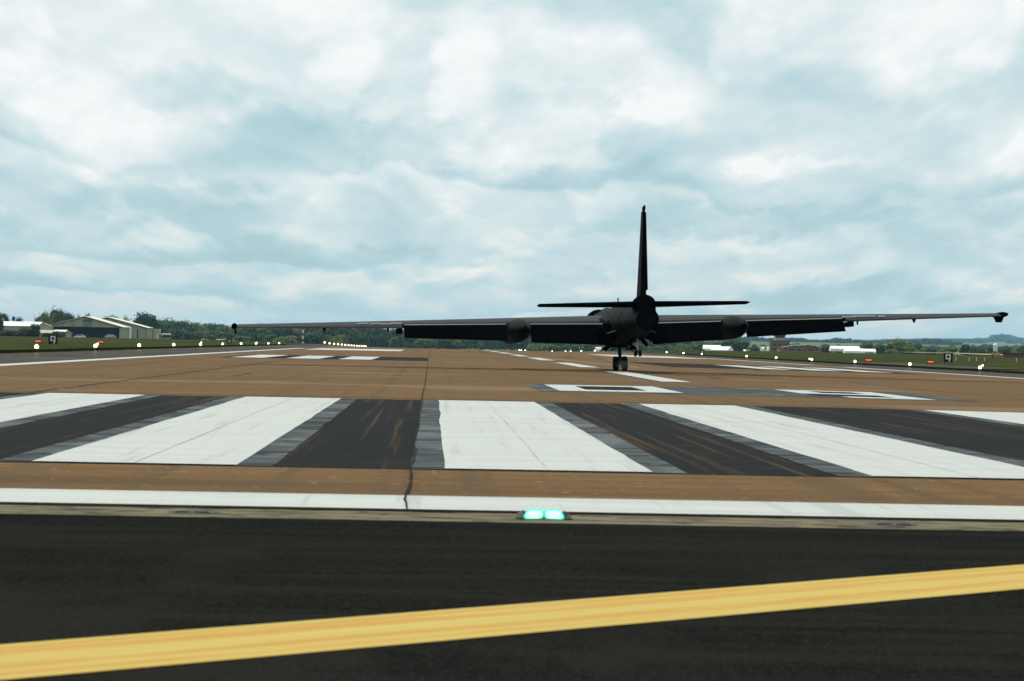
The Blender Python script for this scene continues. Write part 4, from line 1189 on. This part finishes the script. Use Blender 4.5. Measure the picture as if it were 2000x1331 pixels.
def car(px, Y, label, m, rz):
    x = gx(px, Y)
    q = P(px, 660, Y)
    t = thing("parked_car", label, "car", (x, Y, q.z - .25), rz, "cars by the hangar doorway")
    side = [(-2.15, .35), (-2.2, .75), (-1.5, .98), (-.85, 1.48), (.9, 1.52), (1.75, 1.05), (2.15, .9), (2.2, .35)]
    MB().loft([[(x_, w * (1 if z < 1.0 else .86), z) for x_, z in side] for w in (-.86, .86)], smooth=False).build("body", m, t)
    MB().plate([(-1.35, -.835, 1.02), (-.8, -.77, 1.42), (.85, -.77, 1.45), (1.55, -.835, 1.05)], .03).build("side_window", MAT['window'], t)
    for a in (-1.35, 1.4):
        for s in (-1, 1):
            w = MB().tube((a, s * .86, .34), (a, s * .66, .34), .34, .34, 16).build("wheel", MAT['tyre'], t)
            MB().tube((a, s * .875, .34), (a, s * .80, .34), .2, .2, 10).build("rim", MAT['alloy'], w)


car(158, 1185, "white parked car left of the middle of the hangar doorway", MAT['carwhite'], 0.0)
car(218, 1185, "silver parked car at the right end of the hangar doorway", MAT['cargrey'], R(180))
car(327, 1270, "dark small parked car right of the hangars", MAT['steel'], 0.0)

# ---- right side
def tent(px0, px1, ybase, Y, hpx, depth, label, rz=0.0, round_=False, group=None):
    w = (px1 - px0) * Y / FPX / 2
    q = P((px0 + px1) / 2, ybase, Y)
    t = thing("white_shelter", label, "tent", (q.x, Y, q.z - .25), rz, group)
    a = hpx * Y / FPX + .25
    e = a * .52
    prof = [(-depth / 2, 0), (-depth / 2, e)] + ([(-depth * .36, a * .82), (-depth * .15, a * .97), (0, a), (depth * .15, a * .97), (depth * .36, a * .82)] if round_ else [(0, a)]) + [(depth / 2, e), (depth / 2, 0)]
    MB().loft([[(x, y, z) for y, z in prof] for x in (-w, w)], smooth=False).build("canopy", MAT['tentwhite'], t)
    MB().box(w * .3, w * .8, -depth / 2 - .05, -depth / 2 - .003, 0, e * .75).build("side_panel", MAT['clad'], t)
    n = 5
    for k in range(n):
        x = -w + 2 * w * k / (n - 1)
        rr = MB()
        pp = [(x, y * 1.012, z * 1.012) for y, z in prof]
        for p_, q_ in zip(pp, pp[1:]):
            rr.tube(p_, q_, .05, .05, 5)
        rr.build("frame_rib", MAT['mast_white'], t)


G = "white shelters on the far right field"
tent(1374, 1408, 688, 1250, 13.5, 6, "rounded white shelter, leftmost behind the right grass", R(-14), True, G)
tent(1392, 1428, 690, 1200, 13, 7, "white gabled shelter with open side panel under the right pod", R(-24), False, G)
tent(1621, 1678, 685.5, 1300, 9, 6, "long white roofed shelter right of the brick building, farther one", 0, False, G)
tent(1648, 1709, 690, 1220, 8.5, 6, "long white roofed shelter right of the brick building, nearer one", 0, False, G)
tent(1163, 1174, 686.5, 900, 8, 1.6, "small white dome shelter seen beside the main landing gear", 0, True)
tent(1452, 1462, 689, 1200, 6, 2, "tiny white hut right of the gabled shelter", 0, False)
tent(1486, 1493, 684, 1500, 6, 2, "tiny white hut left of the brick tower", 0, True)
tent(1498, 1507, 685, 1480, 7, 2.4, "white hut tucked against the brick tower's left side", 0, True)
q = P(1461, 689, 1195)
t = thing("yellow_cabin", "small yellow green cabin right of the gabled shelter", "cabin", (q.x, 1195, q.z - .2))
MB().box(-.8, .8, -.6, .6, 0, 1.2).build("wall", MAT['yellowgreen'], t)
MB().box(-.9, .9, -.7, .7, 1.203, 1.32).build("roof", MAT['cream'], t)

TY = 1420
q = P(1524, 688.5, TY)
mt = TY / FPX
t = thing("control_tower", "square brown brick tower with a white glazed cabin on top", "tower", (q.x, TY, q.z - .4))
w = 18.5 * mt
hb = 22.5 * mt + .4
MB().box(-w, w, 0, 8, 0, hb).build("wall", MAT['brick'], t)
MB().box(-w - .12, w + .12, -.12, 8.1, hb + .003, hb + .3).build("parapet", MAT['brick'], t)
rail = MB()
for k in range(9):
    x = -w + 2 * w * k / 8
    rail.tube((x, .1, hb + .3), (x, .1, hb + 1.0), .04, .04, 5)
rail.tube((-w, .1, hb + 1.0), (w, .1, hb + 1.0), .04, .04, 5).build("railing", MAT['fixture'], t)
cab = MB().box(-9.5 * mt, 9.5 * mt, 2, 6, hb + .3, hb + .3 + 7.5 * mt).build("cabin", MAT['cream'], t)
MB().box(-9.5 * mt + .15, 9.5 * mt - .15, 1.93, 1.997, hb + 1.3, hb + 2.1).build("cabin_window", MAT['window'], cab)
MB().box(-11 * mt, 11 * mt, 1.5, 6.5, hb + .303 + 7.5 * mt, hb + .3 + 10.5 * mt).build("cabin_roof", MAT['darkroof'], cab)
for k in range(3):
    for j in range(2):
        x = -w * .6 + k * w * .6
        wd = MB().box(x - .45, x + .45, -.06, -.003, 1.0 + j * 2.2, 2.0 + j * 2.2).build("window", MAT['window'], t)
        MB().box(x - .5, x + .5, -.14, -.003, .9 + j * 2.2, .995 + j * 2.2).build("sill", MAT['cream'], wd)

BY = 1380
q = P(1564, 689, BY)
t = thing("brick_building", "low orange brown brick building with striped pale roof beside the tower", "building", (q.x, BY, q.z - .3))
mb_ = BY / FPX
w = 40 * mb_
MB().loft([[(-w, y, 0), (w, y, 0), (w, y, 9 * mb_ + .3), (w * .35, y, 14 * mb_ + .3), (-w * .35, y, 12.5 * mb_ + .3), (-w, y, 9 * mb_ + .3)] for y in (0, 14)], smooth=False).build("wall", MAT['brick2'], t)
rf = MB().plate([(w * 1.03, -.4, 9 * mb_ + .32), (w * .35, -.4, 14 * mb_ + .42), (w * .35, 14, 14 * mb_ + .42), (w * 1.03, 14, 9 * mb_ + .32)], .2)
rf.plate([(-w * 1.03, -.4, 9 * mb_ + .32), (-w * .35, -.4, 12.5 * mb_ + .42), (-w * .35, 14, 12.5 * mb_ + .42), (-w * 1.03, 14, 9 * mb_ + .32)], .2)
rf.plate([(-w * .35, -.4, 12.5 * mb_ + .42), (w * .35, -.4, 14 * mb_ + .42), (w * .35, 14, 14 * mb_ + .42), (-w * .35, 14, 12.5 * mb_ + .42)], .2)
rf = rf.build("roof", MAT['darkroof'], t)
for a0, a1 in ((-.98, -.40), (-.34, .28)):
    z0 = 9 * mb_ + .35 if a0 < -.9 else 12.3 * mb_ + .5
    z1 = 12.3 * mb_ + .5 if a0 < -.9 else 13.8 * mb_ + .5
    MB().plate([(w * a0, -.62, z0), (w * a1, -.62, z1), (w * a1, -.62, z1 + .32), (w * a0, -.62, z0 + .32)], .3).build("pale_roof_edge", MAT['roofwhite'], rf)
for x, ww in ((-.72, .05), (-.45, .12), (-.1, .10), (.2, .05), (.52, .16), (.8, .05)):
    wd = MB().box(w * (x - ww), w * (x + ww), -.06, -.003, .9, 2.0).build("window", MAT['window'], t)
    MB().box(w * (x - ww) - .08, w * (x + ww) + .08, -.14, -.003, .8, .895).build("sill", MAT['cream'], wd)

DY = 700
q = P(1985, 703.5, DY)
t = thing("brick_store", "low red brick store with flat dark roof at the photo's right border", "building", (q.x, DY, q.z - .2), R(-8))
MB().box(-2.9, 5, 0, 4, 0, 1.55).build("wall", MAT['redbrick'], t)
MB().box(-3.1, 5.2, -.2, 4.2, 1.553, 1.75).build("roof", MAT['darkroof'], t)
d = MB().box(-.1, .5, -.06, -.003, .1, 1.15).build("door", MAT['fixture'], t)
MB().box(.08, .3, -.075, -.063, .75, .9).build("door_notice", MAT['clad'], d)
RY = 520
q = P(1944, 701, RY)
t = thing("capsule_beacon", "pale upright capsule on a red steel frame near the right border", "beacon", (q.x, RY, q.z - .1))
MB().sphere((0, 0, 1.5), .38, .36, 16, 8, z0=-.999).tube((0, 0, 1.45), (0, 0, 2.3), .385, .385, 16).sphere((0, 0, 2.3), .385, .40, 16, 8, z0=0.0).build("capsule", MAT['white_shell'], t)
fr = MB()
for k in range(4):
    a = math.pi / 4 + k * math.pi / 2
    fr.tube((.55 * math.cos(a), .55 * math.sin(a), 0), (.8 * math.cos(a), .8 * math.sin(a), 1.05), .05, .05, 6)
    a2 = a + math.pi / 2
    fr.tube((.75 * math.cos(a), .75 * math.sin(a), .8), (.75 * math.cos(a2), .75 * math.sin(a2), .8), .045, .045, 6)
    fr.tube((.55 * math.cos(a), .55 * math.sin(a), 0), (.78 * math.cos(a2), .78 * math.sin(a2), .9), .035, .035, 6)
fr.build("steel_frame", MAT['mast_red'], t)
for k in range(4):
    a = math.pi / 4 + k * math.pi / 2
    MB().tube((.62 * math.cos(a), .62 * math.sin(a), .95), (.62 * math.cos(a), .62 * math.sin(a), 1.2), .08, .05, 8).build("yellow_lamp_cap", MAT['yellow_cap'], t)
# marker posts on the right grass
for px, py in ((1867, 702), (1893, 703), (1907, 705), (1923, 707), (1985, 710)):
    q = P(px, py + 3, 420)
    t = thing("marker_post", "short white marker post on the grass %s" % {1867: "just right of the number 9 sign", 1893: "between the number 9 sign and capsule beacon, leftmost",
              1907: "between the number 9 sign and capsule beacon, middle", 1923: "between the number 9 sign and capsule beacon, rightmost", 1985: "below the red brick store"}[px], "post", (q.x, 420, zg(q.x, 420)), 0, "white marker posts on the right grass")
    MB().tube((0, 0, 0), (0, 0, .45), .04, .04, 6).tube((0, 0, .452), (0, 0, .5), .05, .03, 6).build("post", MAT['mast_white'], t)
tag(grid("beige_field", frange(P(1795, 690, 1050).x, P(1960, 690, 1050).x, 5), frange(930, 1120, 10), lambda x, y: zg(x, y) + .35 + .004 * (y - 930), MAT['beige_field']), kind='structure')

# ------------------------------------------------------------------ trees, woods, grass
def crown_mesh(name, seed, h, w, n_lobes, n_leaf, leaf, m, lo=0.12, conical=False):
    r = random.Random(seed)
    lobes = []
    for k in range(n_lobes):
        t = (k + .5) / n_lobes
        zz = lo * h + (h * (1 - lo)) * (.12 + .76 * r.random())
        f = (zz - lo * h) / (h * (1 - lo))
        rad = w / 2 * ((1 - f) * 1.0 if conical else math.sqrt(max(.05, 1 - (2 * f - .85) ** 2 * .85)))
        a, d = r.random() * 6.283, rad * (.25 + .5 * r.random())
        s = (w * .20 + w * .12 * r.random()) * (.7 if conical else 1)
        lobes.append((Vector((d * math.cos(a), d * math.sin(a), zz)), s))
    b = MB()
    for c, s in lobes:                      # inner mass so that the crown is not see-through everywhere
        b.sphere(c, s * .72, s * .66, 7, 5)
    for i in range(n_leaf):
        c, s = r.choice(lobes)
        d = Vector((r.gauss(0, 1), r.gauss(0, 1), r.gauss(.25, 1))).normalized()
        p = c + d * s * (.72 + .42 * r.random())
        if p.z < lo * h * .6:
            continue
        nrm_ = (d + Vector((r.gauss(0, .5), r.gauss(0, .5), r.gauss(.2, .5)))).normalized()
        u_ = nrm_.orthogonal().normalized()
        v_ = nrm_.cross(u_)
        a = r.random() * 6.283
        u2 = (u_ * math.cos(a) + v_ * math.sin(a)) * leaf * (.55 + .7 * r.random())
        v2 = (v_ * math.cos(a) - u_ * math.sin(a)) * leaf * (.45 + .5 * r.random())
        b.add([p - u2, p - v2 * .8 + u2 * .1, p + u2, p + v2], [(0, 1, 2, 3)])
    me = bpy.data.meshes.new(name)
    me.from_pydata([tuple(p) for p in b.v], [], b.f)
    me.materials.append(m)
    me.update()
    return me


def trunk_mesh(h, w, seed):
    r = random.Random(seed)
    b = MB()
    z = 0
    b.tube((0, 0, -.5), (.1, 0, h * .35), h * .03, h * .02, 8)
    for k in range(4):
        a = k * 1.6 + r.random()
        b.tube((.08, 0, h * (.22 + .04 * k)), (w * .26 * math.cos(a), w * .26 * math.sin(a), h * (.5 + .06 * k)), h * .013, h * .006, 6)
    return b.mesh("trunk", MAT['bark'])


PROTO = {}
for kind, (h, w, nl, nlf, lf, m, lo, con) in dict(
        oak=(12, 13, 15, 1500, .62, MAT['leaf_dark'], .10, False), oak2=(12, 11, 13, 1400, .60, MAT['leaf_dark'], .08, False),
        ash=(12, 9.5, 12, 1300, .58, MAT['leaf_mid'], .10, False), ash2=(12, 12, 15, 1400, .60, MAT['leaf_mid'], .06, False),
        willow=(12, 12, 16, 1500, .55, MAT['leaf_pale'], .03, False), lime=(12, 9, 12, 1200, .55, MAT['leaf_pale'], .05, False),
        poplar=(12, 5, 10, 900, .5, MAT['leaf_dark'], .05, True), bush=(12, 17, 14, 1500, .7, MAT['leaf_bush'], .0, False)).items():
    PROTO[kind] = (crown_mesh("crown", hash(kind) % 1 + sum(map(ord, kind)), h, w, nl, nlf, lf, m, lo, con), trunk_mesh(h, w, len(kind)))
tr = random.Random(5)


def tree(kind, x, y, h, label, group=None, wscale=1.0, zoff=0.0, name="tree", cat="tree"):
    cm, tm = PROTO[kind]
    t = thing(name, label, cat, (x, y, zg(x, y) - .2 + zoff), tr.random() * 6.28, group)
    s = h / 12.0
    t.scale = (s * wscale, s * wscale, s)
    for nm, me in (("trunk", tm), ("crown", cm)):
        o = bpy.data.objects.new(nm, me)
        COL.objects.link(o)
        o.parent = t
    return t


def tree_px(kind, px, ytop, Y, label, group=None, wpx=None, **kw):
    """Tree whose top shows at pixel row ytop when it stands at distance Y on the ground."""
    q = P(px, ytop, Y)
    g_ = zg(q.x, Y) - .2
    h = max(1.5, q.z - g_)
    ws = 1.0
    if wpx:
        cm = PROTO[kind][0]
        base = {"oak": 13, "oak2": 11, "ash": 9.5, "ash2": 12, "willow": 12, "lime": 9, "poplar": 5, "bush": 17}[kind]
        ws = 1.28 * wpx * Y / FPX / (base * h / 12)
    return tree(kind, q.x, Y, h, label, group, ws, **kw)


def where(px):
    for lim, w_ in ((350, "right of the hangars"), (390, "left of the shelter mounds"), (465, "behind the shelter mounds"), (520, "right of the left wing tip"), (570, "left of the striped mast"),
                    (620, "around the striped mast"), (680, "over the far lights' left end"), (735, "over the far lights' right end"), (800, "below the flap's outer end"), (9999, "below the left pod")):
        if px < lim:
            return w_


def where2(px):
    for lim, w_ in ((1000, "left of the left pod"), (1060, "below the left pod"), (1120, "below the inboard flap's left end"), (1190, "below the inboard flap's right end"), (1260, "behind the landing gear"), (1310, "right of the tail wheel"), (9999, "left of the white shelters")):
        if px < lim:
            return w_


# dense treeline from the hangars to the runway's far end
TOPL = [(305, 628), (330, 631), (360, 631), (395, 633), (430, 637), (470, 639), (520, 640), (560, 640), (600, 638), (660, 637), (720, 640), (800, 646), (900, 650)]


def top_at(px, tab):
    for (a, ya), (c, yc) in zip(tab, tab[1:]):
        if a <= px <= c:
            return ya + (yc - ya) * (px - a) / (c - a)
    return tab[0][1] if px < tab[0][0] else tab[-1][1]


px = 312
while px < 905:
    tree_px(tr.choice(["oak", "oak2", "oak", "ash", "ash2", "oak2"]), px, top_at(px, TOPL) + tr.uniform(-2.5, 2.5), 1750 + tr.uniform(-60, 90),
            "dark green tree in the left treeline's back row, " + where(px), "back row of the left treeline", wpx=tr.uniform(26, 40))
    px += tr.uniform(9, 14)
px = 330
while px < 905:
    tree_px(tr.choice(["ash", "ash2", "willow", "oak", "ash2", "lime", "oak2"]), px, top_at(px, TOPL) + tr.uniform(9, 19), 1560 + tr.uniform(-50, 60),
            "mid green rounded tree in the left treeline's front row, " + where(px), "front row of the left treeline", wpx=tr.uniform(17, 28))
    px += tr.uniform(11, 18)
# trees at the left border and behind the hangars
LB = "trees behind the hangars"
for kind, px, yt, Y, w_, lab in (
        ("oak", 5, 615, 1500, 22, "dark tree cut by the photo's left border above the white roof"), ("poplar", 26, 615, 1500, 11, "narrow upright dark tree above the white roof"),
        ("oak2", 36, 622, 1500, 20, "low dark tree beside the narrow upright one above the white roof"), ("oak", 79, 621, 1450, 20, "dark tree at the left foot of the big pale clump"),
        ("willow", 93, 612, 1430, 24, "pale green tree, left half of the tall clump behind the hangar"), ("ash2", 113, 607, 1440, 26, "tallest pale green tree behind the hangar's left roof slope"),
        ("oak", 131, 614, 1470, 24, "dark round tree right of the tallest one behind the hangar"), ("lime", 120, 626, 1410, 18, "low yellow green tree just above the hangar's left roof edge"),
        ("lime", 145, 617, 1500, 8, "small slim tree above the hangar's left roof slope"), ("willow", 155, 618, 1500, 9, "small round pale tree left of the hangar's peak"),
        ("willow", 169, 614.5, 1480, 15, "pale bushy tree right behind the hangar's peak"), ("oak2", 205, 621, 1480, 14, "low dark tree between the two hangar peaks"),
        ("oak", 222, 620.5, 1480, 20, "low dark tree behind the second hangar's peak"), ("oak2", 247, 620, 1490, 12, "dark treetop behind the cream water tank"),
        ("oak", 283, 615.5, 1420, 44, "big dark round tree right of the hangar roofs"), ("oak2", 305, 630, 1440, 26, "dark tree at the right foot of the big round tree")):
    tree_px(kind, px, yt, Y, lab, None, wpx=w_)
BB = "dark bushes before the hangars"
for px, yt, Y, w_, lab in ((-2, 620, 1010, 16, "tall dark bush at the photo's left border"), (12, 645, 1000, 26, "dark bush below the white roof, leftmost"), (32, 646, 1005, 24, "dark bush below the white roof, second from left"),
                           (52, 641, 1010, 28, "broad dark bush below the white roof, third from left"), (68, 632, 1012, 18, "tallest dark bush left of the gable block"), (90, 650, 990, 14, "low dark bush before the cream shed"),
                           (114, 647, 985, 26, "round dark bush left of the hangar doorway"), (103, 652, 985, 14, "small dark bush beside the round one")):
    tree_px("bush", px, yt, Y, lab, BB, wpx=w_, name="bush", cat="bush")
# middle distance, under the wings
MIDTOP = [(900, 652), (1000, 655), (1100, 660), (1200, 664), (1340, 660), (1420, 662), (1500, 668)]
px = 905
while px < 1350:
    tree_px(tr.choice(["ash", "oak2", "ash2", "oak"]), px, top_at(px, MIDTOP) + tr.uniform(-3, 3), 1900 + tr.uniform(-80, 80),
            "hazy green tree in the far row under the aircraft, " + where2(px), "far trees under the aircraft", wpx=tr.uniform(22, 34))
    px += tr.uniform(11, 17)
px = 1040
while px < 1370:
    tree_px(tr.choice(["willow", "lime", "ash2", "lime", "ash"]), px, top_at(px, MIDTOP) + tr.uniform(10, 16), 1500 + tr.uniform(-60, 60),
            "pale green bushy tree in the near row, " + where2(px), "near trees under the aircraft", wpx=tr.uniform(14, 22))
    px += tr.uniform(13, 22)
tree_px("lime", 1076, 672, 1200, "round pale green tree standing alone below the left inboard flap", None, wpx=14)
# individual trees on the right
for kind, px, yt, Y, w_, lab in (
        ("oak", 1434, 664, 1500, 36, "dark broad tree behind the gabled white shelter"), ("oak2", 1452, 667, 1510, 24, "dark tree right of the broad one under the right pod"), ("ash", 1410, 668, 1520, 20, "mid green tree above the rounded white shelter"),
        ("bush", 1472, 678, 1400, 18, "low dark bush left of the brick tower"), ("willow", 1395, 666, 1560, 24, "pale tree left above the rounded white shelter"), ("ash2", 1365, 667, 1560, 26, "pale tree left of the rounded white shelter"),
        ("bush", 1613, 677, 1420, 18, "dark bush between the brick building and long white shelters"), ("ash", 1642, 677, 1420, 16, "mid green tree behind the nearer long white shelter's left end"),
        ("ash2", 1697, 671, 1450, 24, "mid green tree right behind the long white shelters"), ("ash", 1716, 672, 1440, 22, "mid green tree left of the broad pale one"), ("oak2", 1736, 675, 1430, 12, "small dark tree between mid green and broad pale trees"),
        ("lime", 1742, 681, 1380, 18, "low bright bush at the foot of the broad pale tree"), ("willow", 1763, 664, 1430, 46, "broadest pale green tree right of the white shelters"), ("ash2", 1783, 671, 1440, 22, "green tree at the right side of the broadest one"),
        ("bush", 1818, 682, 1150, 18, "dark low bush left of the right number 9 sign"), ("lime", 1808, 678, 1500, 18, "pale small tree behind the dark low bush"), ("willow", 1850, 677, 1460, 36, "broad low pale tree above the right number 9 sign"),
        ("oak", 1886, 674, 1400, 18, "dark round tree left of the capsule beacon"), ("ash", 1901, 676, 1420, 14, "slim mid green tree next to the dark round one"), ("oak2", 1917, 681, 1400, 14, "low dark tree left of the capsule beacon"),
        ("ash2", 1932, 677, 1450, 20, "green tree just behind the capsule beacon's left side"), ("ash", 1960, 676, 1420, 24, "green tree right of the capsule beacon"), ("willow", 1984, 677, 1430, 24, "pale tree above the red brick store"), ("ash2", 2004, 675, 1430, 22, "green tree at the photo's right border")):
    tree_px(kind, px, yt, Y, lab, None, wpx=w_)


def wood(name, label, pts, seed, m, leaf=2.2, per=130):
    """A far wood that reads as one mass: many crowns in one object. pts: (px, ytop, Y, width px)."""
    r = random.Random(seed)
    b = MB()
    for px, yt, Y, wp in pts:
        q = P(px, yt, Y)
        g_ = zg(q.x, Y)
        h = max(4.0, q.z - g_)
        w = wp * Y / FPX
        c = Vector((q.x, Y, g_ + h * .52))
        b.sphere(c, w * .42, h * .40, 8, 6)
        for k in range(per):
            d = Vector((r.gauss(0, 1), r.gauss(0, 1), r.gauss(.1, 1))).normalized()
            p_ = c + Vector((d.x * w * .5, d.y * w * .5, d.z * h * .5)) * (.8 + .25 * r.random())
            a = Vector((r.gauss(0, 1), r.gauss(0, 1), r.gauss(0, 1))).normalized() * leaf * (.5 + r.random() * .6)
            e = a.cross(Vector((r.gauss(0, 1), r.gauss(0, 1), r.gauss(0, 1)))).normalized() * leaf * .6
            b.add([p_ - a, p_ + e, p_ + a, p_ - e], [(0, 1, 2, 3)])
    me = bpy.data.meshes.new(name)
    me.from_pydata([tuple(p) for p in b.v], [], b.f)
    me.materials.append(m)
    o = bpy.data.objects.new(name, me)
    COL.objects.link(o)
    return tag(o, label, "woodland", kind='stuff')


RIDGE = [(1340, 660), (1430, 659), (1500, 661), (1545, 660), (1570, 664), (1605, 667), (1640, 661), (1665, 664), (1700, 668), (1740, 667), (1790, 664), (1830, 664), (1870, 669)]
pts = []
px = 1335
while px < 1870:
    pts.append((px, top_at(px, RIDGE) + tr.uniform(-1.5, 2), 5900 + tr.uniform(-200, 350), tr.uniform(12, 20)))
    px += tr.uniform(5, 9)
wood("far_ridge_wood", "dark blue green wood along the near ridge on the right skyline", pts, 3, MAT['leaf_dark'], 3.2, 110)
RIDGE2 = [(1440, 668), (1560, 668), (1700, 669), (1780, 668), (1850, 666), (1900, 663), (1930, 662), (1940, 655), (1965, 654), (1975, 657), (1985, 661), (2010, 662), (2060, 664)]
pts = []
px = 1440
while px < 2060:
    pts.append((px, top_at(px, RIDGE2) + tr.uniform(-1, 1.2), 12900 + tr.uniform(-300, 700), tr.uniform(12, 20)))
    px += tr.uniform(4, 7)
for k in range(60):
    px = tr.uniform(1860, 2050)
    pts.append((px, top_at(px, RIDGE2) + tr.uniform(3, 12), 11400 + tr.uniform(-600, 800), tr.uniform(10, 18)))
wood("distant_hill_wood", "pale blue wooded hill far away at the right border", pts, 4, MAT['leaf_dark'], 7.0, 100)
pts = []
for k in range(70):
    px = tr.uniform(1380, 2040)
    pts.append((px, tr.uniform(673, 680), 3100 + tr.uniform(-500, 700), tr.uniform(8, 18)))
wood("hedgerow_wood", "hedges and small trees scattered over the far right fields", pts, 6, MAT['leaf_mid'], 1.5, 90)

# rough grass along both verges
b = MB()
gr = random.Random(9)
vs, fs = [], []


def tuft(x, y, hgt, k):
    z = ground_z(x, y)
    for j in range(k):
        a = gr.uniform(0, 6.283)
        w = gr.uniform(.02, .05) * (1 + y / 250)
        ox, oy = x + gr.gauss(0, .12), y + gr.gauss(0, .12)
        hh = hgt * gr.uniform(.5, 1.2)
        lx, ly = gr.gauss(0, .3) * hh, gr.gauss(0, .3) * hh
        o = len(vs)
        vs.extend([(ox - w * math.cos(a), oy - w * math.sin(a), z - .03), (ox + w * math.cos(a), oy + w * math.sin(a), z - .03), (ox + lx, oy + ly, z + hh)])
        fs.append((o, o + 1, o + 2))


for k in range(7000):
    y = 150 + 330 * gr.random() ** 1.3
    tuft(XL - .1 - abs(gr.gauss(0, .5)), y, .11, 3)
    y = 130 + 330 * gr.random() ** 1.3
    tuft(XR + .1 + abs(gr.gauss(0, .5)), y, .11, 3)
me = bpy.data.meshes.new("rough_grass")
me.from_pydata(vs, [], fs)
me.materials.append(MAT['blade'])
o = bpy.data.objects.new("rough_grass", me)
COL.objects.link(o)
tag(o, "rough grass blades along both sides of the runway", "grass", kind='stuff')

# ------------------------------------------------------------------ air
hz = bpy.data.materials.new("thin_blue_haze")
hz.use_nodes = True
T = hz.node_tree
T.nodes.remove(T.nodes["Principled BSDF"])
pv = NN(T, "ShaderNodeVolumePrincipled")
pv.inputs["Color"].default_value = (0.42, 0.76, 1.0, 1)
pv.inputs["Density"].default_value = 0.00004
pv.inputs["Anisotropy"].default_value = 0.0
T.links.new(pv.outputs[0], T.nodes["Material Output"].inputs["Volume"])
o = MB().box(-6600, 7600, -120, 15600, -14, 90).build("haze", hz)
tag(o, "thin bluish air over the whole airfield", "haze", kind='stuff')
